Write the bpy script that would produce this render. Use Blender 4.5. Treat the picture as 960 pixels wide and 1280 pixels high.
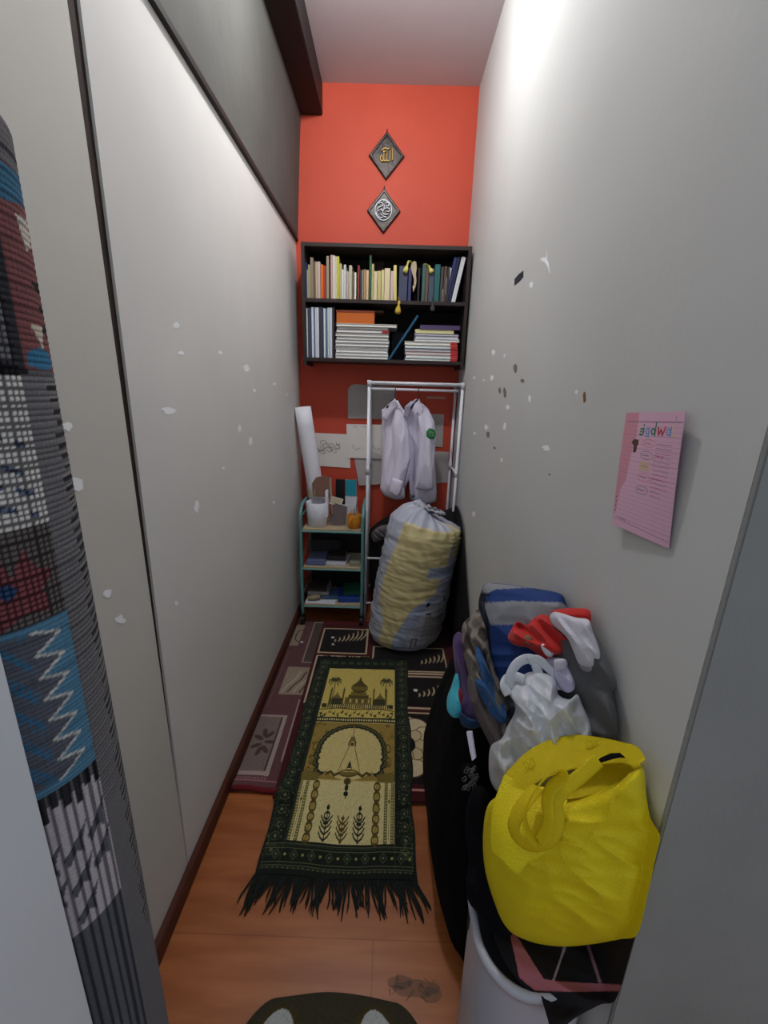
import bpy, bmesh, math, random
import numpy as np
from mathutils import Vector, Matrix, noise
from math import sin, cos, pi

for o in list(bpy.data.objects): bpy.data.objects.remove(o)
S = bpy.context.scene
COL = S.collection

# ------------------------------------------------------------------ camera
H = 1.45
FPX = 526.48
PITCH, YAW, ROLL = 0.27333, -0.005435, 0.02928
Fv = Vector((sin(YAW)*cos(PITCH), cos(YAW)*cos(PITCH), -sin(PITCH)))
R0 = Vector((cos(YAW), -sin(YAW), 0)); U0 = R0.cross(Fv)
Rv = R0*cos(ROLL) + U0*sin(ROLL); Uv = Rv.cross(Fv)
CAM = Vector((0, 0, H))
cd = bpy.data.cameras.new('camera'); cam = bpy.data.objects.new('camera', cd); COL.objects.link(cam)
cd.sensor_fit = 'HORIZONTAL'; cd.sensor_width = 36; cd.lens = FPX/960*36; cd.clip_start = .02
m = Matrix((Rv, Uv, -Fv)).transposed().to_4x4(); m.translation = CAM
cam.matrix_world = m
S.camera = cam

# ------------------------------------------------------------------ world, lights, exposure
w = bpy.data.worlds.new('world'); S.world = w; w.use_nodes = True
w.node_tree.nodes['Background'].inputs[0].default_value = (.80, .88, 1, 1)
w.node_tree.nodes['Background'].inputs[1].default_value = .33
S.view_settings.view_transform = 'Standard'; S.view_settings.look = 'None'
S.view_settings.gamma = 1; S.view_settings.use_curve_mapping = False
S.view_settings.exposure = 0.46
LAMP = (-.14, 1.62, 2.93)
ld = bpy.data.lights.new('bulb_light', 'POINT'); ld.shadow_soft_size = .045; ld.energy = 23.5; ld.color = (.965, .985, 1)
lo = bpy.data.objects.new('bulb_light', ld); COL.objects.link(lo); lo.location = LAMP

# ------------------------------------------------------------------ helpers
def lin(c):
    return tuple(((x/255)/12.92 if x/255 <= .04045 else ((x/255+.055)/1.055)**2.4) for x in c)
MATS = {}
def mat(name, rgb=None, rough=.6, metal=0, bump=0, bscale=200, mottle=0, mscale=6, attr=False, sheen=0, spec=.3, trans=0, alpha=1, voro=False):
    if name in MATS: return MATS[name]
    M = bpy.data.materials.new(name); M.use_nodes = True; n = M.node_tree.nodes; l = M.node_tree.links
    b = n['Principled BSDF']
    b.inputs['Roughness'].default_value = rough; b.inputs['Metallic'].default_value = metal
    b.inputs['Specular IOR Level'].default_value = spec
    if sheen: b.inputs['Sheen Weight'].default_value = sheen
    if trans: b.inputs['Transmission Weight'].default_value = trans
    if alpha < 1: b.inputs['Alpha'].default_value = alpha
    tc = n.new('ShaderNodeTexCoord'); src = None
    if attr:
        a = n.new('ShaderNodeAttribute'); a.attribute_name = 'Col'; src = a.outputs['Color']
    if rgb is not None:
        b.inputs['Base Color'].default_value = (*lin(rgb), 1)
    if src: l.new(src, b.inputs['Base Color'])
    if mottle:
        nz = n.new('ShaderNodeTexNoise'); nz.inputs['Scale'].default_value = mscale; nz.inputs['Detail'].default_value = 5
        l.new(tc.outputs['Object'], nz.inputs['Vector'])
        mr = n.new('ShaderNodeMapRange'); mr.inputs['From Min'].default_value = .3; mr.inputs['From Max'].default_value = .7
        mr.inputs['To Min'].default_value = 1-mottle; mr.inputs['To Max'].default_value = 1+mottle*.4
        l.new(nz.outputs['Fac'], mr.inputs['Value'])
        mx = n.new('ShaderNodeVectorMath'); mx.operation = 'SCALE'
        if src: l.new(src, mx.inputs[0])
        else: mx.inputs[0].default_value = lin(rgb)
        l.new(mr.outputs[0], mx.inputs['Scale']); l.new(mx.outputs[0], b.inputs['Base Color'])
    if bump:
        nb = n.new('ShaderNodeTexVoronoi' if voro else 'ShaderNodeTexNoise'); nb.inputs['Scale'].default_value = bscale
        l.new(tc.outputs['Object'], nb.inputs['Vector'])
        bp = n.new('ShaderNodeBump'); bp.inputs['Strength'].default_value = bump; bp.inputs['Distance'].default_value = .002
        l.new(nb.outputs[0], bp.inputs['Height']); l.new(bp.outputs[0], b.inputs['Normal'])
    MATS[name] = M; return M

def tag(o, label=None, cat=None, group=None, kind=None):
    if label: o['label'] = label
    if cat: o['category'] = cat
    if group: o['group'] = group
    if kind: o['kind'] = kind
    return o
def empty(name, loc=(0, 0, 0), **k):
    o = bpy.data.objects.new(name, None); COL.objects.link(o); o.location = loc; o.empty_display_size = .05
    tag(o, **k); return o
def mesh_obj(name, verts, faces, m, parent=None, smooth=False, cols=None, matidx=None, uvs=None):
    me = bpy.data.meshes.new(name); me.from_pydata([tuple(map(float, v)) for v in verts], [], faces)
    if not isinstance(m, (list, tuple)): m = [m]
    for x in m: me.materials.append(x)
    if matidx is not None: me.polygons.foreach_set('material_index', matidx)
    if smooth: me.polygons.foreach_set('use_smooth', [True]*len(me.polygons))
    if cols is not None:
        a = me.color_attributes.new('Col', 'FLOAT_COLOR', 'POINT')
        c = np.ones((len(verts), 4), np.float32); c[:, :3] = cols; a.data.foreach_set('color', c.ravel())
    me.validate(); me.update()
    o = bpy.data.objects.new(name, me); COL.objects.link(o)
    if parent: o.parent = parent; o.matrix_parent_inverse = Matrix.Translation(-Vector(parent.location))
    return o

class MB:
    """collects shapes into one mesh"""
    def __init__(s): s.v = []; s.f = []
    def add(s, v, f):
        n = len(s.v); s.v += [tuple(x) for x in v]; s.f += [tuple(i+n for i in q) for q in f]; return s
    def box(s, a, b, bev=0, M=None):
        x0, y0, z0 = a; x1, y1, z1 = b
        bm = bmesh.new(); bmesh.ops.create_cube(bm, size=1)
        for v in bm.verts: v.co = Vector(((x0+x1)/2+v.co.x*(x1-x0), (y0+y1)/2+v.co.y*(y1-y0), (z0+z1)/2+v.co.z*(z1-z0)))
        if bev: bmesh.ops.bevel(bm, geom=bm.edges[:], offset=bev, segments=2, affect='EDGES')
        if M is not None: bmesh.ops.transform(bm, matrix=M, verts=bm.verts)
        bm.verts.index_update(); s.add([v.co[:] for v in bm.verts], [[v.index for v in f.verts] for f in bm.faces]); bm.free(); return s
    def tube(s, pts, r, n=10, closed=False, flat=1.0, up=None):
        pts = [Vector(p) for p in pts]; k = len(pts); rr = r if isinstance(r, (list, tuple)) else [r]*k
        V = []; prev = None
        for i, p in enumerate(pts):
            if closed: t = pts[(i+1) % k]-pts[i-1]
            else: t = pts[min(i+1, k-1)]-pts[max(i-1, 0)]
            if t.length < 1e-9: t = Vector((0, 0, 1))
            t.normalize()
            if prev is None:
                a = Vector(up) if up else (Vector((0, 0, 1)) if abs(t.z) < .9 else Vector((1, 0, 0)))
            else: a = prev
            a = (a - t*a.dot(t)); a.normalize(); prev = a; b = t.cross(a)
            for j in range(n):
                th = 2*pi*j/n; V.append(p + a*cos(th)*rr[i]*flat + b*sin(th)*rr[i])
        F = []
        for i in range(k if closed else k-1):
            for j in range(n):
                F.append((i*n+j, i*n+(j+1) % n, ((i+1) % k)*n+(j+1) % n, ((i+1) % k)*n+j))
        if not closed:
            F.append(tuple(range(n))[::-1]); F.append(tuple(range((k-1)*n, k*n)))
        return s.add(V, F)
    def lathe(s, prof, c=(0, 0, 0), n=32, sx=1, sy=1):
        V = []
        for r, z in prof:
            for j in range(n): V.append((c[0]+r*cos(2*pi*j/n)*sx, c[1]+r*sin(2*pi*j/n)*sy, c[2]+z))
        F = []; k = len(prof)
        for i in range(k-1):
            for j in range(n): F.append((i*n+j, i*n+(j+1) % n, (i+1)*n+(j+1) % n, (i+1)*n+j))
        F.append(tuple(range(n))[::-1]); F.append(tuple(range((k-1)*n, k*n)))
        return s.add(V, F)
    def build(s, name, m, parent=None, smooth=False, **k):
        o = mesh_obj(name, s.v, s.f, m, parent, smooth)
        if smooth == 'auto': pass
        tag(o, **k); return o

def smooth_curve(P, n, closed=True):
    """Catmull-Rom resample to n points"""
    P = [np.array(p, float) for p in P]; k = len(P); out = []
    segs = k if closed else k-1
    for i in range(segs):
        p0 = P[(i-1) % k] if closed or i > 0 else P[0]
        p1 = P[i]; p2 = P[(i+1) % k]
        p3 = P[(i+2) % k] if closed or i+2 < k else P[-1]
        for t in np.linspace(0, 1, 12, endpoint=False):
            out.append(.5*((2*p1)+(-p0+p2)*t+(2*p0-5*p1+4*p2-p3)*t*t+(-p0+3*p1-3*p2+p3)*t**3))
    if not closed: out.append(P[-1])
    out = np.array(out)
    Q = np.vstack([out, out[:1]]) if closed else out
    d = np.r_[0, np.cumsum(np.linalg.norm(np.diff(Q, axis=0), axis=1))]
    t = np.linspace(0, d[-1], n, endpoint=not closed)
    return np.array([np.interp(t, d, Q[:, i]) for i in range(Q.shape[1])]).T

# a pixel of the photograph turned into a ray from the viewpoint; the depth is always given, so each shape has its own place and thickness
def ray(x, y): return Fv + Rv*((x-480)/FPX) + Uv*((640-y)/FPX)
def P(x, y, t): return CAM + ray(x, y)*t
def on(x, y, ax, val):
    d = ray(x, y); i = 'xyz'.index(ax); return CAM + d*((val-CAM[i])/d[i])

def nz(x, y, z, s): return noise.noise(Vector((x*s, y*s, z*s)))
def ridg(x, y, ang, s, stretch=4, seed=0):
    a = x*cos(ang)+y*sin(ang); b = -x*sin(ang)+y*cos(ang)
    v = noise.noise(Vector((a*s/stretch+seed, b*s, seed*1.7)))
    return 1-2*abs(v)*1.6

XR = .4257; XL = -.57; D = 2.76; XU = -.552
def inflate(name, outline, tf, front, back, m, parent=None, N=120, M=26, power=2.0, wr=None, colfn=None, center=None, wall=True, floor=.004, edge=.0, sharp=False, wg=.012):
    """soft body: outline in picture px, tf(x,y)= distance at mid plane, front/back bulge in metres"""
    O = smooth_curve(outline, N) if not sharp else resample(outline, N)
    c = np.array(center, float) if center else O.mean(0)
    V = []; C = []
    def put(x, y, off, s):
        t = tf(x, y)+off
        p = P(x, y, t)
        lim = XR-(wg if off < 0 else .004)
        if s > .999: lim = XR-wg
        if wall and p.x > lim:
            d = ray(x, y); p = CAM+d*(lim/d.x)
        if p.z < floor:
            d = ray(x, y); p = CAM+d*((floor-H)/d.z)
        V.append(p)
        if colfn: C.append(lin(colfn(x, y)) if off <= 0 else lin(colfn(x, y)))
    for side in (-1, 1):
        amp = front if side < 0 else back
        for k in range(M+1):
            s = (k/M)**.8 if k else 0
            if side == 1 and k == M: continue
            h = (1-s**power)**(1/power) if s < 1 else 0
            if k == 0:
                w_ = wr(c[0], c[1]) if (wr and side < 0) else 0
                put(c[0], c[1], side*amp*h - w_, s); continue
            for j in range(N):
                x, y = c+(O[j]-c)*s
                w_ = wr(x, y)*min(1, (1-s)*5+edge) if (wr and side < 0) else 0
                put(x, y, side*amp*h - w_, s)
    F = []
    def idx(k, j): return 0 if k == 0 else 1+(k-1)*N+j % N
    nf = 1+M*N
    def idb(k, j): return nf if k == 0 else (idx(M, j) if k == M else nf+1+(k-1)*N+j % N)
    for fn, rev in ((idx, False), (idb, True)):
        for k in range(M):
            for j in range(N):
                q = (fn(0, 0), fn(1, j), fn(1, j+1)) if k == 0 else (fn(k, j), fn(k+1, j), fn(k+1, j+1), fn(k, j+1))
                F.append(q if not rev else q[::-1])
    o = mesh_obj(name, V, F, m, parent, True, cols=np.array(C) if colfn else None)
    return o
def resample(pl, n):
    Q = np.vstack([np.array(pl, float), np.array(pl[:1], float)])
    d = np.r_[0, np.cumsum(np.linalg.norm(np.diff(Q, axis=0), axis=1))]
    t = np.linspace(0, d[-1], n, endpoint=False)
    return np.array([np.interp(t, d, Q[:, i]) for i in range(2)]).T
def plane_t(pts):
    """distance as a linear function of picture position through three (x,y,t)"""
    A = np.array([[a, b, 1] for a, b, _ in pts], float); k = np.linalg.solve(A, np.array([q[2] for q in pts], float))
    return lambda x, y: k[0]*x+k[1]*y+k[2]
def in_poly(x, y, pl):
    r = False; n = len(pl); j = n-1
    for i in range(n):
        xi, yi = pl[i]; xj, yj = pl[j]
        if (yi > y) != (yj > y) and x < (xj-xi)*(y-yi)/(yj-yi)+xi: r = not r
        j = i
    return r

class Canvas:
    """woven or drawn pattern, kept as colours of the mesh points"""
    def __init__(s, W, Hh, w, h, bg):
        s.W = W; s.H = Hh; s.a = np.zeros((Hh, W, 3)); s.a[:] = bg
        X, Y = np.meshgrid(np.linspace(0, w, W), np.linspace(0, h, Hh)); s.X = X; s.Y = Y
    def put(s, mask, c): s.a[mask] = c; return s
    def rect(s, x0, y0, x1, y1, c): return s.put((s.X >= x0) & (s.X <= x1) & (s.Y >= y0) & (s.Y <= y1), c)
    def frame(s, x0, y0, x1, y1, t, c):
        s.rect(x0, y0, x1, y0+t, c); s.rect(x0, y1-t, x1, y1, c); s.rect(x0, y0, x0+t, y1, c); return s.rect(x1-t, y0, x1, y1, c)
    def ell(s, cx, cy, rx, ry, c, ang=0):
        dx = s.X-cx; dy = s.Y-cy; a = dx*cos(ang)+dy*sin(ang); b = -dx*sin(ang)+dy*cos(ang)
        return s.put((a/rx)**2+(b/ry)**2 <= 1, c)
    def ring(s, cx, cy, rx, ry, t, c, ang=0):
        dx = s.X-cx; dy = s.Y-cy; a = dx*cos(ang)+dy*sin(ang); b = -dx*sin(ang)+dy*cos(ang)
        return s.put(((a/rx)**2+(b/ry)**2 <= 1) & ((a/max(rx-t, 1e-6))**2+(b/max(ry-t, 1e-6))**2 > 1), c)
    def line(s, x0, y0, x1, y1, t, c):
        dx, dy = x1-x0, y1-y0; L = dx*dx+dy*dy+1e-12
        u = np.clip(((s.X-x0)*dx+(s.Y-y0)*dy)/L, 0, 1)
        return s.put((s.X-x0-u*dx)**2+(s.Y-y0-u*dy)**2 <= (t/2)**2, c)
    def pline(s, pts, t, c):
        for a, b in zip(pts[:-1], pts[1:]): s.line(*a, *b, t, c)
        return s
    def poly(s, pts, c):
        r = np.zeros(s.X.shape, bool); j = len(pts)-1
        for i in range(len(pts)):
            xi, yi = pts[i]; xj, yj = pts[j]
            if yi != yj: r ^= ((yi > s.Y) != (yj > s.Y)) & (s.X < (xj-xi)*(s.Y-yi)/(yj-yi)+xi)
            j = i
        return s.put(r, c)
    def speck(s, amt, seed=1):
        rg = np.random.RandomState(seed); s.a *= 1+amt*(rg.rand(s.H, s.W, 1)-.5); return s
    def lin(s):
        c = np.clip(s.a, 0, 255)/255
        return np.where(c <= .04045, c/12.92, ((c+.055)/1.055)**2.4).reshape(-1, 3)

def slab_grid(name, cv, posfn, thick, m, parent=None, smooth=True):
    """grid with the canvas colours on top, closed by a flat underside; posfn(X,Y)->top positions"""
    Pt = posfn(cv.X, cv.Y).reshape(-1, 3); W, Hh = cv.W, cv.H
    i = np.arange(W*Hh).reshape(Hh, W)
    F = np.stack([i[1:, :-1], i[1:, 1:], i[:-1, 1:], i[:-1, :-1]], -1).reshape(-1, 4).tolist()
    n = W*Hh
    bd = list(i[0, :])+list(i[1:, -1])+list(i[-1, -2::-1])+list(i[-2:0:-1, 0])
    low = Pt - np.array(thick); V = np.vstack([Pt, low]); k = len(bd)
    F += [[n+b for b in q[::-1]] for q in F]
    for a in range(k): F.append([int(bd[a]), int(bd[(a+1) % k]), n+int(bd[(a+1) % k]), n+int(bd[a])])
    c = cv.lin(); C = np.vstack([c, c])
    return mesh_obj(name, V, F, m, parent, smooth, cols=C)

rnd = random.Random(7)

# ================================================================== SETTING
m_wr = mat('painted_plaster_grey', (204, 205, 202), .75, bump=.25, bscale=45, mottle=.05, mscale=2)
m_wl = mat('painted_board', (219, 218, 214), .7, bump=.2, bscale=40, mottle=.05, mscale=2.5)
m_wl2 = mat('painted_board_near', (206, 204, 196), .7, bump=.2, bscale=40, mottle=.05, mscale=2.5)
m_wu = mat('rough_cement', (88, 88, 84), .8, bump=.8, bscale=16, mottle=.22, mscale=3)
m_org = mat('orange_paint', (202, 80, 58), .6, bump=.15, bscale=60, mottle=.06, mscale=4)
m_ceil = mat('ceiling_paint', (205, 196, 198), .8, bump=.1, bscale=60, mottle=.03)
m_dark = mat('dark_beam_paint', (38, 34, 33), .55, bump=.3, bscale=30)
m_gap = mat('dark_gap_timber', (52, 38, 30), .8, bump=.6, bscale=60, mottle=.5, mscale=18)
m_base = mat('dark_red_brown_wood', (84, 40, 26), .5, bump=.2, bscale=50, mottle=.15, mscale=12)
m_jamb = mat('pale_door_frame', (226, 232, 238), .5, bump=.1, bscale=50, mottle=.03)
m_chip = mat('bare_plaster_chip', (250, 252, 255), .9)
m_chipd = mat('dark_stain_chip', (124, 120, 112), .9)
m_flake = mat('brown_flake', (128, 92, 48), .9)

# laminate floor: boards run across the room
def floor_material():
    M = bpy.data.materials.new('laminate_floor'); M.use_nodes = True; n = M.node_tree.nodes; l = M.node_tree.links; b = n['Principled BSDF']
    tc = n.new('ShaderNodeTexCoord'); mp = n.new('ShaderNodeMapping'); l.new(tc.outputs['Object'], mp.inputs[0])
    mp.inputs['Scale'].default_value = (1.2, 9, 1)
    nn = n.new('ShaderNodeTexNoise'); nn.inputs['Scale'].default_value = 3; nn.inputs['Detail'].default_value = 6; l.new(mp.outputs[0], nn.inputs['Vector'])
    cr = n.new('ShaderNodeValToRGB'); e = cr.color_ramp.elements
    e[0].position = .3; e[0].color = (*lin((156, 86, 38)), 1); e[1].position = .75; e[1].color = (*lin((186, 112, 60)), 1)
    l.new(nn.outputs['Fac'], cr.inputs[0])
    br = n.new('ShaderNodeTexBrick'); br.inputs['Scale'].default_value = 1; br.inputs['Brick Width'].default_value = 1.2; br.inputs['Row Height'].default_value = .4
    br.inputs['Mortar Size'].default_value = .0016; br.inputs['Color1'].default_value = (1, 1, 1, 1); br.inputs['Color2'].default_value = (.9, .9, .9, 1); br.inputs['Mortar'].default_value = (.7, .66, .6, 1)
    l.new(tc.outputs['Object'], br.inputs['Vector'])
    mx = n.new('ShaderNodeMix'); mx.data_type = 'RGBA'; mx.blend_type = 'MULTIPLY'; mx.inputs['Factor'].default_value = 1
    l.new(cr.outputs[0], mx.inputs['A']); l.new(br.outputs['Color'], mx.inputs['B']); l.new(mx.outputs['Result'], b.inputs['Base Color'])
    b.inputs['Roughness'].default_value = .38; b.inputs['Specular IOR Level'].default_value = .4
    return M
fl = MB().box((-1.8, -1.6, -.05), (1.8, D+.1, 0)).build('floor', floor_material(), kind='structure')
MB().box((-.75, .34, 3.03), (.6, D+.1, 3.13)).build('ceiling', m_ceil, kind='structure')
MB().box((-.75, D, 0), (.6, D+.1, 3.03)).build('wall_back', m_org, kind='structure')
wr_ = MB().box((XR, .488, 0), (1.8, D, 3.03)).build('wall_right', m_wr, kind='structure')
MB().box((XR-.0008, .479, 0), (1.8, .488, 3.03), bev=.002).build('wall_front_right', mat('shaded_wall_return', (146, 148, 145), .7, bump=.4, bscale=90, mottle=.08, mscale=5), kind='structure')  # return face of the wall, its shade put in as a darker grey
# left wall: far board, near board, dark joint, cement upper band
def left_panel(y0, y1, y2, y3, z0, z1, name, m):
    # trapezoid in y (bottom y0..y1, top y2..y3)
    V = [(XL-.1, y0, z0), (XL, y0, z0), (XL, y1, z0), (XL-.1, y1, z0), (XL-.1, y2, z1), (XL, y2, z1), (XL, y3, z1), (XL-.1, y3, z1)]
    F = [(0, 3, 2, 1), (4, 5, 6, 7), (0, 1, 5, 4), (1, 2, 6, 5), (2, 3, 7, 6), (3, 0, 4, 7)]
    return MB().add(V, F).build(name, m, kind='structure')
wl = left_panel(.938, D, .957, D, 0, 2.285, 'wall_left', m_wl)
left_panel(.339, .933, .339, .912, 0, 3.03, 'wall_left_near', m_wl2)
MB().box((XL-.2, .339, 0), (XL-.1, D, 3.03)).build('wall_left_backing', m_gap, kind='structure')
t = MB().add([(XL-.1, .932, .0), (XL-.006, .932, .0), (XL-.006, .939, .0), (XL-.1, .939, .0), (XL-.1, .91, 2.3), (XL-.006, .91, 2.3), (XL-.006, .96, 2.3), (XL-.1, .96, 2.3)],
             [(0, 3, 2, 1), (4, 5, 6, 7), (0, 1, 5, 4), (1, 2, 6, 5), (2, 3, 7, 6), (3, 0, 4, 7)]).build('trim_1', m_gap, kind='structure')
MB().box((XL-.1, .91, 2.3), (XL-.008, .962, 3.03)).build('trim_3', m_gap, kind='structure')
uw = [(-.558, 2.303), (-.549, 2.5), (-.538, 2.7), (-.526, 2.9), (-.522, 3.03)]
V = [(x, y, z) for y in (.96, D) for x, z in uw]+[(XL-.1, .96, 2.303), (XL-.1, .96, 3.03), (XL-.1, D, 2.303), (XL-.1, D, 3.03)]
MB().add(V, [(i, i+1, i+6, i+5) for i in range(4)]+[(10, 11, 4, 3, 2, 1, 0), (12, 5, 6, 7, 8, 9, 13), (10, 0, 5, 12), (11, 13, 9, 4), (10, 12, 13, 11)]).build('wall_left_upper', m_wu, kind='structure')
MB().box((XL-.09, .957, 2.286), (XU-.004, D, 2.3025)).build('trim_2', m_dark, kind='structure')
MB().box((-.535, .4, 2.885), (-.408, D, 3.03), bev=.004).build('beam', m_dark, kind='structure')
MB().box((XL, .34, 0), (XL+.018, D, .062), bev=.003).build('baseboard_left', m_base, kind='structure')
MB().box((-1.8, .2, 0), (-.352, .338, 3.03), bev=.004).build('door_frame', m_jamb, kind='structure')

# ---- chips of missing paint on the walls (wear of the wall itself)
def chips(name, spots, ax, val, sgn, m, parent):
    mb = MB()
    for (x, y, w_, h_) in spots:
        c = on(x, y, ax, val); n = 9; rs = random.Random(int(x*7+y))
        ring = []
        for j in range(n):
            a = 2*pi*j/n; k = .65+.6*rs.random()
            q = on(x+w_/2*cos(a)*k, y+h_/2*sin(a)*k, ax, val); ring.append(q)
        off = Vector((sgn*.0008, 0, 0))
        V = [q+off for q in ring]+[q for q in ring]
        mb.add(V, [tuple(range(n))]+[(j, (j+1) % n, n+(j+1) % n, n+j) for j in range(n)])
    o = mb.build(name, m, parent); return o
chips('peeled_paint', [(210, 513, 17, 9), (220, 407, 8, 9), (226, 441, 8, 6), (275, 441, 6, 6), (308, 460, 8, 8), (246, 633, 7, 14), (313, 551, 5, 9), (299, 536, 4, 10), (220, 754, 4, 5), (343, 480, 4, 4), (279, 585, 4, 3), (318, 488, 4, 5), (358, 493, 3, 4), (342, 628, 4, 4)], 'x', XL, 1, m_chip, wl)
chips('peeled_paint', [(96, 605, 18, 17), (84, 533, 13, 14), (134, 742, 11, 12), (150, 775, 13, 12)], 'x', XL, 1, m_chip, bpy.data.objects['wall_left_near'])
chips('peeled_paint', [(617, 441, 4, 7), (631, 445, 3, 5), (615, 472, 4, 7), (605, 475, 3, 3), (593, 472, 4, 3), (662, 498, 3, 8), (635, 509, 5, 5), (608, 534, 5, 7), (631, 533, 4, 9), (721, 490, 3, 5), (683, 560, 10, 6), (627, 575, 3, 5), (593, 542, 3, 4), (664, 356, 5, 10), (592, 643, 5, 7)], 'x', XR, -1, m_chip, wr_)
t = MB().tube([on(676, 324, 'x', XR-.0006), on(682, 325, 'x', XR-.0006), on(685, 331, 'x', XR-.0006), on(687, 342, 'x', XR-.0006)], [.003, .007, .005, .0015], 8, flat=.12, up=(1, 0, 0)).tube([on(683, 313, 'x', XR-.0006), on(684, 322, 'x', XR-.0006)], [.001, .003], 6, flat=.12, up=(1, 0, 0)).build('scraped_paint', m_chip, wr_)
chips('stain', [(644, 460, 5, 11), (653, 476, 4, 6), (631, 490, 4, 15), (625, 488, 3, 8), (687, 593, 3, 3), (618, 560, 3, 4), (610, 543, 4, 8)], 'x', XR, -1, m_chipd, wr_)
chips('brown_flake', [(731, 497, 4, 15)], 'x', XR, -1, m_flake, wr_)
# dusty scuff on the floor
sc = MB()
for k in range(15):
    x = 492+rnd.random()*55; y = 1222+rnd.random()*30-(x-492)*.1
    a = on(x, y, 'z', .0006); b = a+Vector((rnd.uniform(-.02, .02), rnd.uniform(-.018, .018), 0)); c_ = a+Vector((rnd.uniform(-.012, .012), rnd.uniform(-.012, .012), 0))
    sc.tube([a, c_, b], .0004, 4)
dm = mat('dust_film', (120, 112, 100), .95, alpha=.32)
for (cx_, cy_, rx_, ry_) in ((520, 1236, 30, 11), (500, 1228, 16, 9), (540, 1244, 12, 10)):
    ring = [on(cx_+rx_*cos(a)*(1+.25*noise.noise(Vector((a*2, cx_, 0)))), cy_+ry_*sin(a)*(1+.3*noise.noise(Vector((a*2, cx_, 5)))), 'z', .0004+.0001*(cx_ > 510)+.0001*(cx_ > 530)) for a in np.linspace(0, 2*pi, 33)[:-1]]
    MB().add(ring, [tuple(range(32))]).build('dust_film', dm, fl, kind='stuff')
sc.build('hair_and_dust', mat('dust_hair', (48, 36, 30), .9), fl, kind='stuff')

# ceiling lamp that lights the room (just above the photograph)
lp = empty('ceiling_lamp', (LAMP[0], LAMP[1], 3.03), label='white bulb holder on the ceiling above the middle of the room', cat='lamp')
MB().lathe([(.0, 3.0295), (.06, 3.0295), (.058, 3.0), (.035, 2.99), (.028, 2.985), (0, 2.985)], (LAMP[0], LAMP[1], 0), 32).build('lamp_holder', mat('white_plastic', (225, 226, 226), .4), lp, smooth=True)

# ================================================================== WALL PLAQUES
m_plq = mat('bronzed_plaque', (66, 58, 54), .38, metal=.35, bump=.8, bscale=40, mottle=.35, mscale=30)
m_gold = mat('old_gold', (178, 148, 84), .35, metal=.6)
m_silv = mat('old_silver', (168, 170, 176), .32, metal=.7, bump=.5, bscale=80)
def plaque(cx, cz, hw, hh, label):
    e = empty('wall_plaque', (cx, D, cz), label=label, cat='plaque', group='diamond plaques above the bookshelf')
    y0, y1, y2 = D-.001, D-.012, D-.018
    def ringd(s, y): return [(cx, y, cz+hh*s), (cx+hw*s, y, cz), (cx, y, cz-hh*s), (cx-hw*s, y, cz)]
    V = ringd(1, y0)+ringd(1, y1)+ringd(.93, y2)+ringd(.84, y2)+ringd(.80, y1)
    F = [(3, 2, 1, 0)]
    for k in range(4):
        for j in range(4): F.append((k*4+j, k*4+(j+1) % 4, (k+1)*4+(j+1) % 4, (k+1)*4+j))
    F.append((16, 17, 18, 19))
    MB().add(V, F).build('board', m_plq, e)
    MB().tube([(cx, D-.006, cz+hh*.97), (cx, D-.004, cz+hh+.012)], .003, 8).build('hanging_loop', m_plq, e)
    return e
e1 = plaque(-.058, 2.706, .098, .112, 'upper diamond wall plaque, dark bronze with gold calligraphy')
Y = D-.014
def S3(pts, cx, cz, s): return [(cx+x*s, Y-.004, cz+y*s) for x, y in pts]
cal = MB()
cx, cz, s_ = -.058, 2.706, .034
for st in ([(.95, 1.0), (.95, -.7)],
           [(.55, .75), (.55, -.55), (.4, -.8), (.15, -.8), (.05, -.55), (.05, .45)],
           [(.05, -.55), (-.08, -.8), (-.3, -.8), (-.42, -.55), (-.42, .5)],
           [(-.42, -.5), (-.6, -.85), (-.9, -.75), (-1.0, -.4), (-.8, -.05), (-.6, -.3), (-.62, -.7)],
           [(-.9, .55), (-.3, .95), (.2, .8), (.5, 1.1)], [(-.55, .6), (-.4, .4), (-.25, .62), (-.1, .45)]):
    cal.tube([(p[0], p[1], p[2]) for p in smooth3] if False else S3([tuple(q) for q in smooth_curve(st, 14, False)], cx, cz, s_), .0036, 8)
cal.build('gold_calligraphy', m_gold, e1, smooth=True)['label'] = 'gold calligraphy'
e2 = plaque(-.066, 2.444, .094, .110, 'lower diamond wall plaque with round silver calligraphy medallion')
cx, cz, s_ = -.068, 2.446, .045
MB().tube([(cx+.047*cos(a), D-.016, cz+.05*sin(a)) for a in np.linspace(0, 2*pi, 33)[:-1]], .0035, 8, closed=True).build('medallion_rim', m_silv, e2, smooth=True)
cal = MB()
for st in ([(-.7, .6), (-.3, .85), (-.1, .5), (-.5, .3), (-.75, .1), (-.5, -.2)], [(-.75, -.1), (-.85, -.5), (-.4, -.85), (.05, -.75)],
           [(.0, .8), (.1, .2), (-.1, -.3), (.3, -.5), (.75, -.35)], [(.2, .7), (.5, .85), (.7, .55), (.4, .4), (.25, .6)], [(.15, .1), (.45, .25), (.8, .1), (.75, -.15), (.35, -.15)],
           [(-.35, -.4), (-.1, -.6), (.4, -.8)], [(-.45, .0), (-.2, .1), (-.25, -.15)], [(-.1, .95), (.15, .98)]):
    cal.tube(S3([tuple(q) for q in smooth_curve(st, 14, False)], cx, cz, s_), .0034, 8)
cal.build('silver_calligraphy', m_silv, e2, smooth=True)['label'] = 'silver calligraphy'

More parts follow.
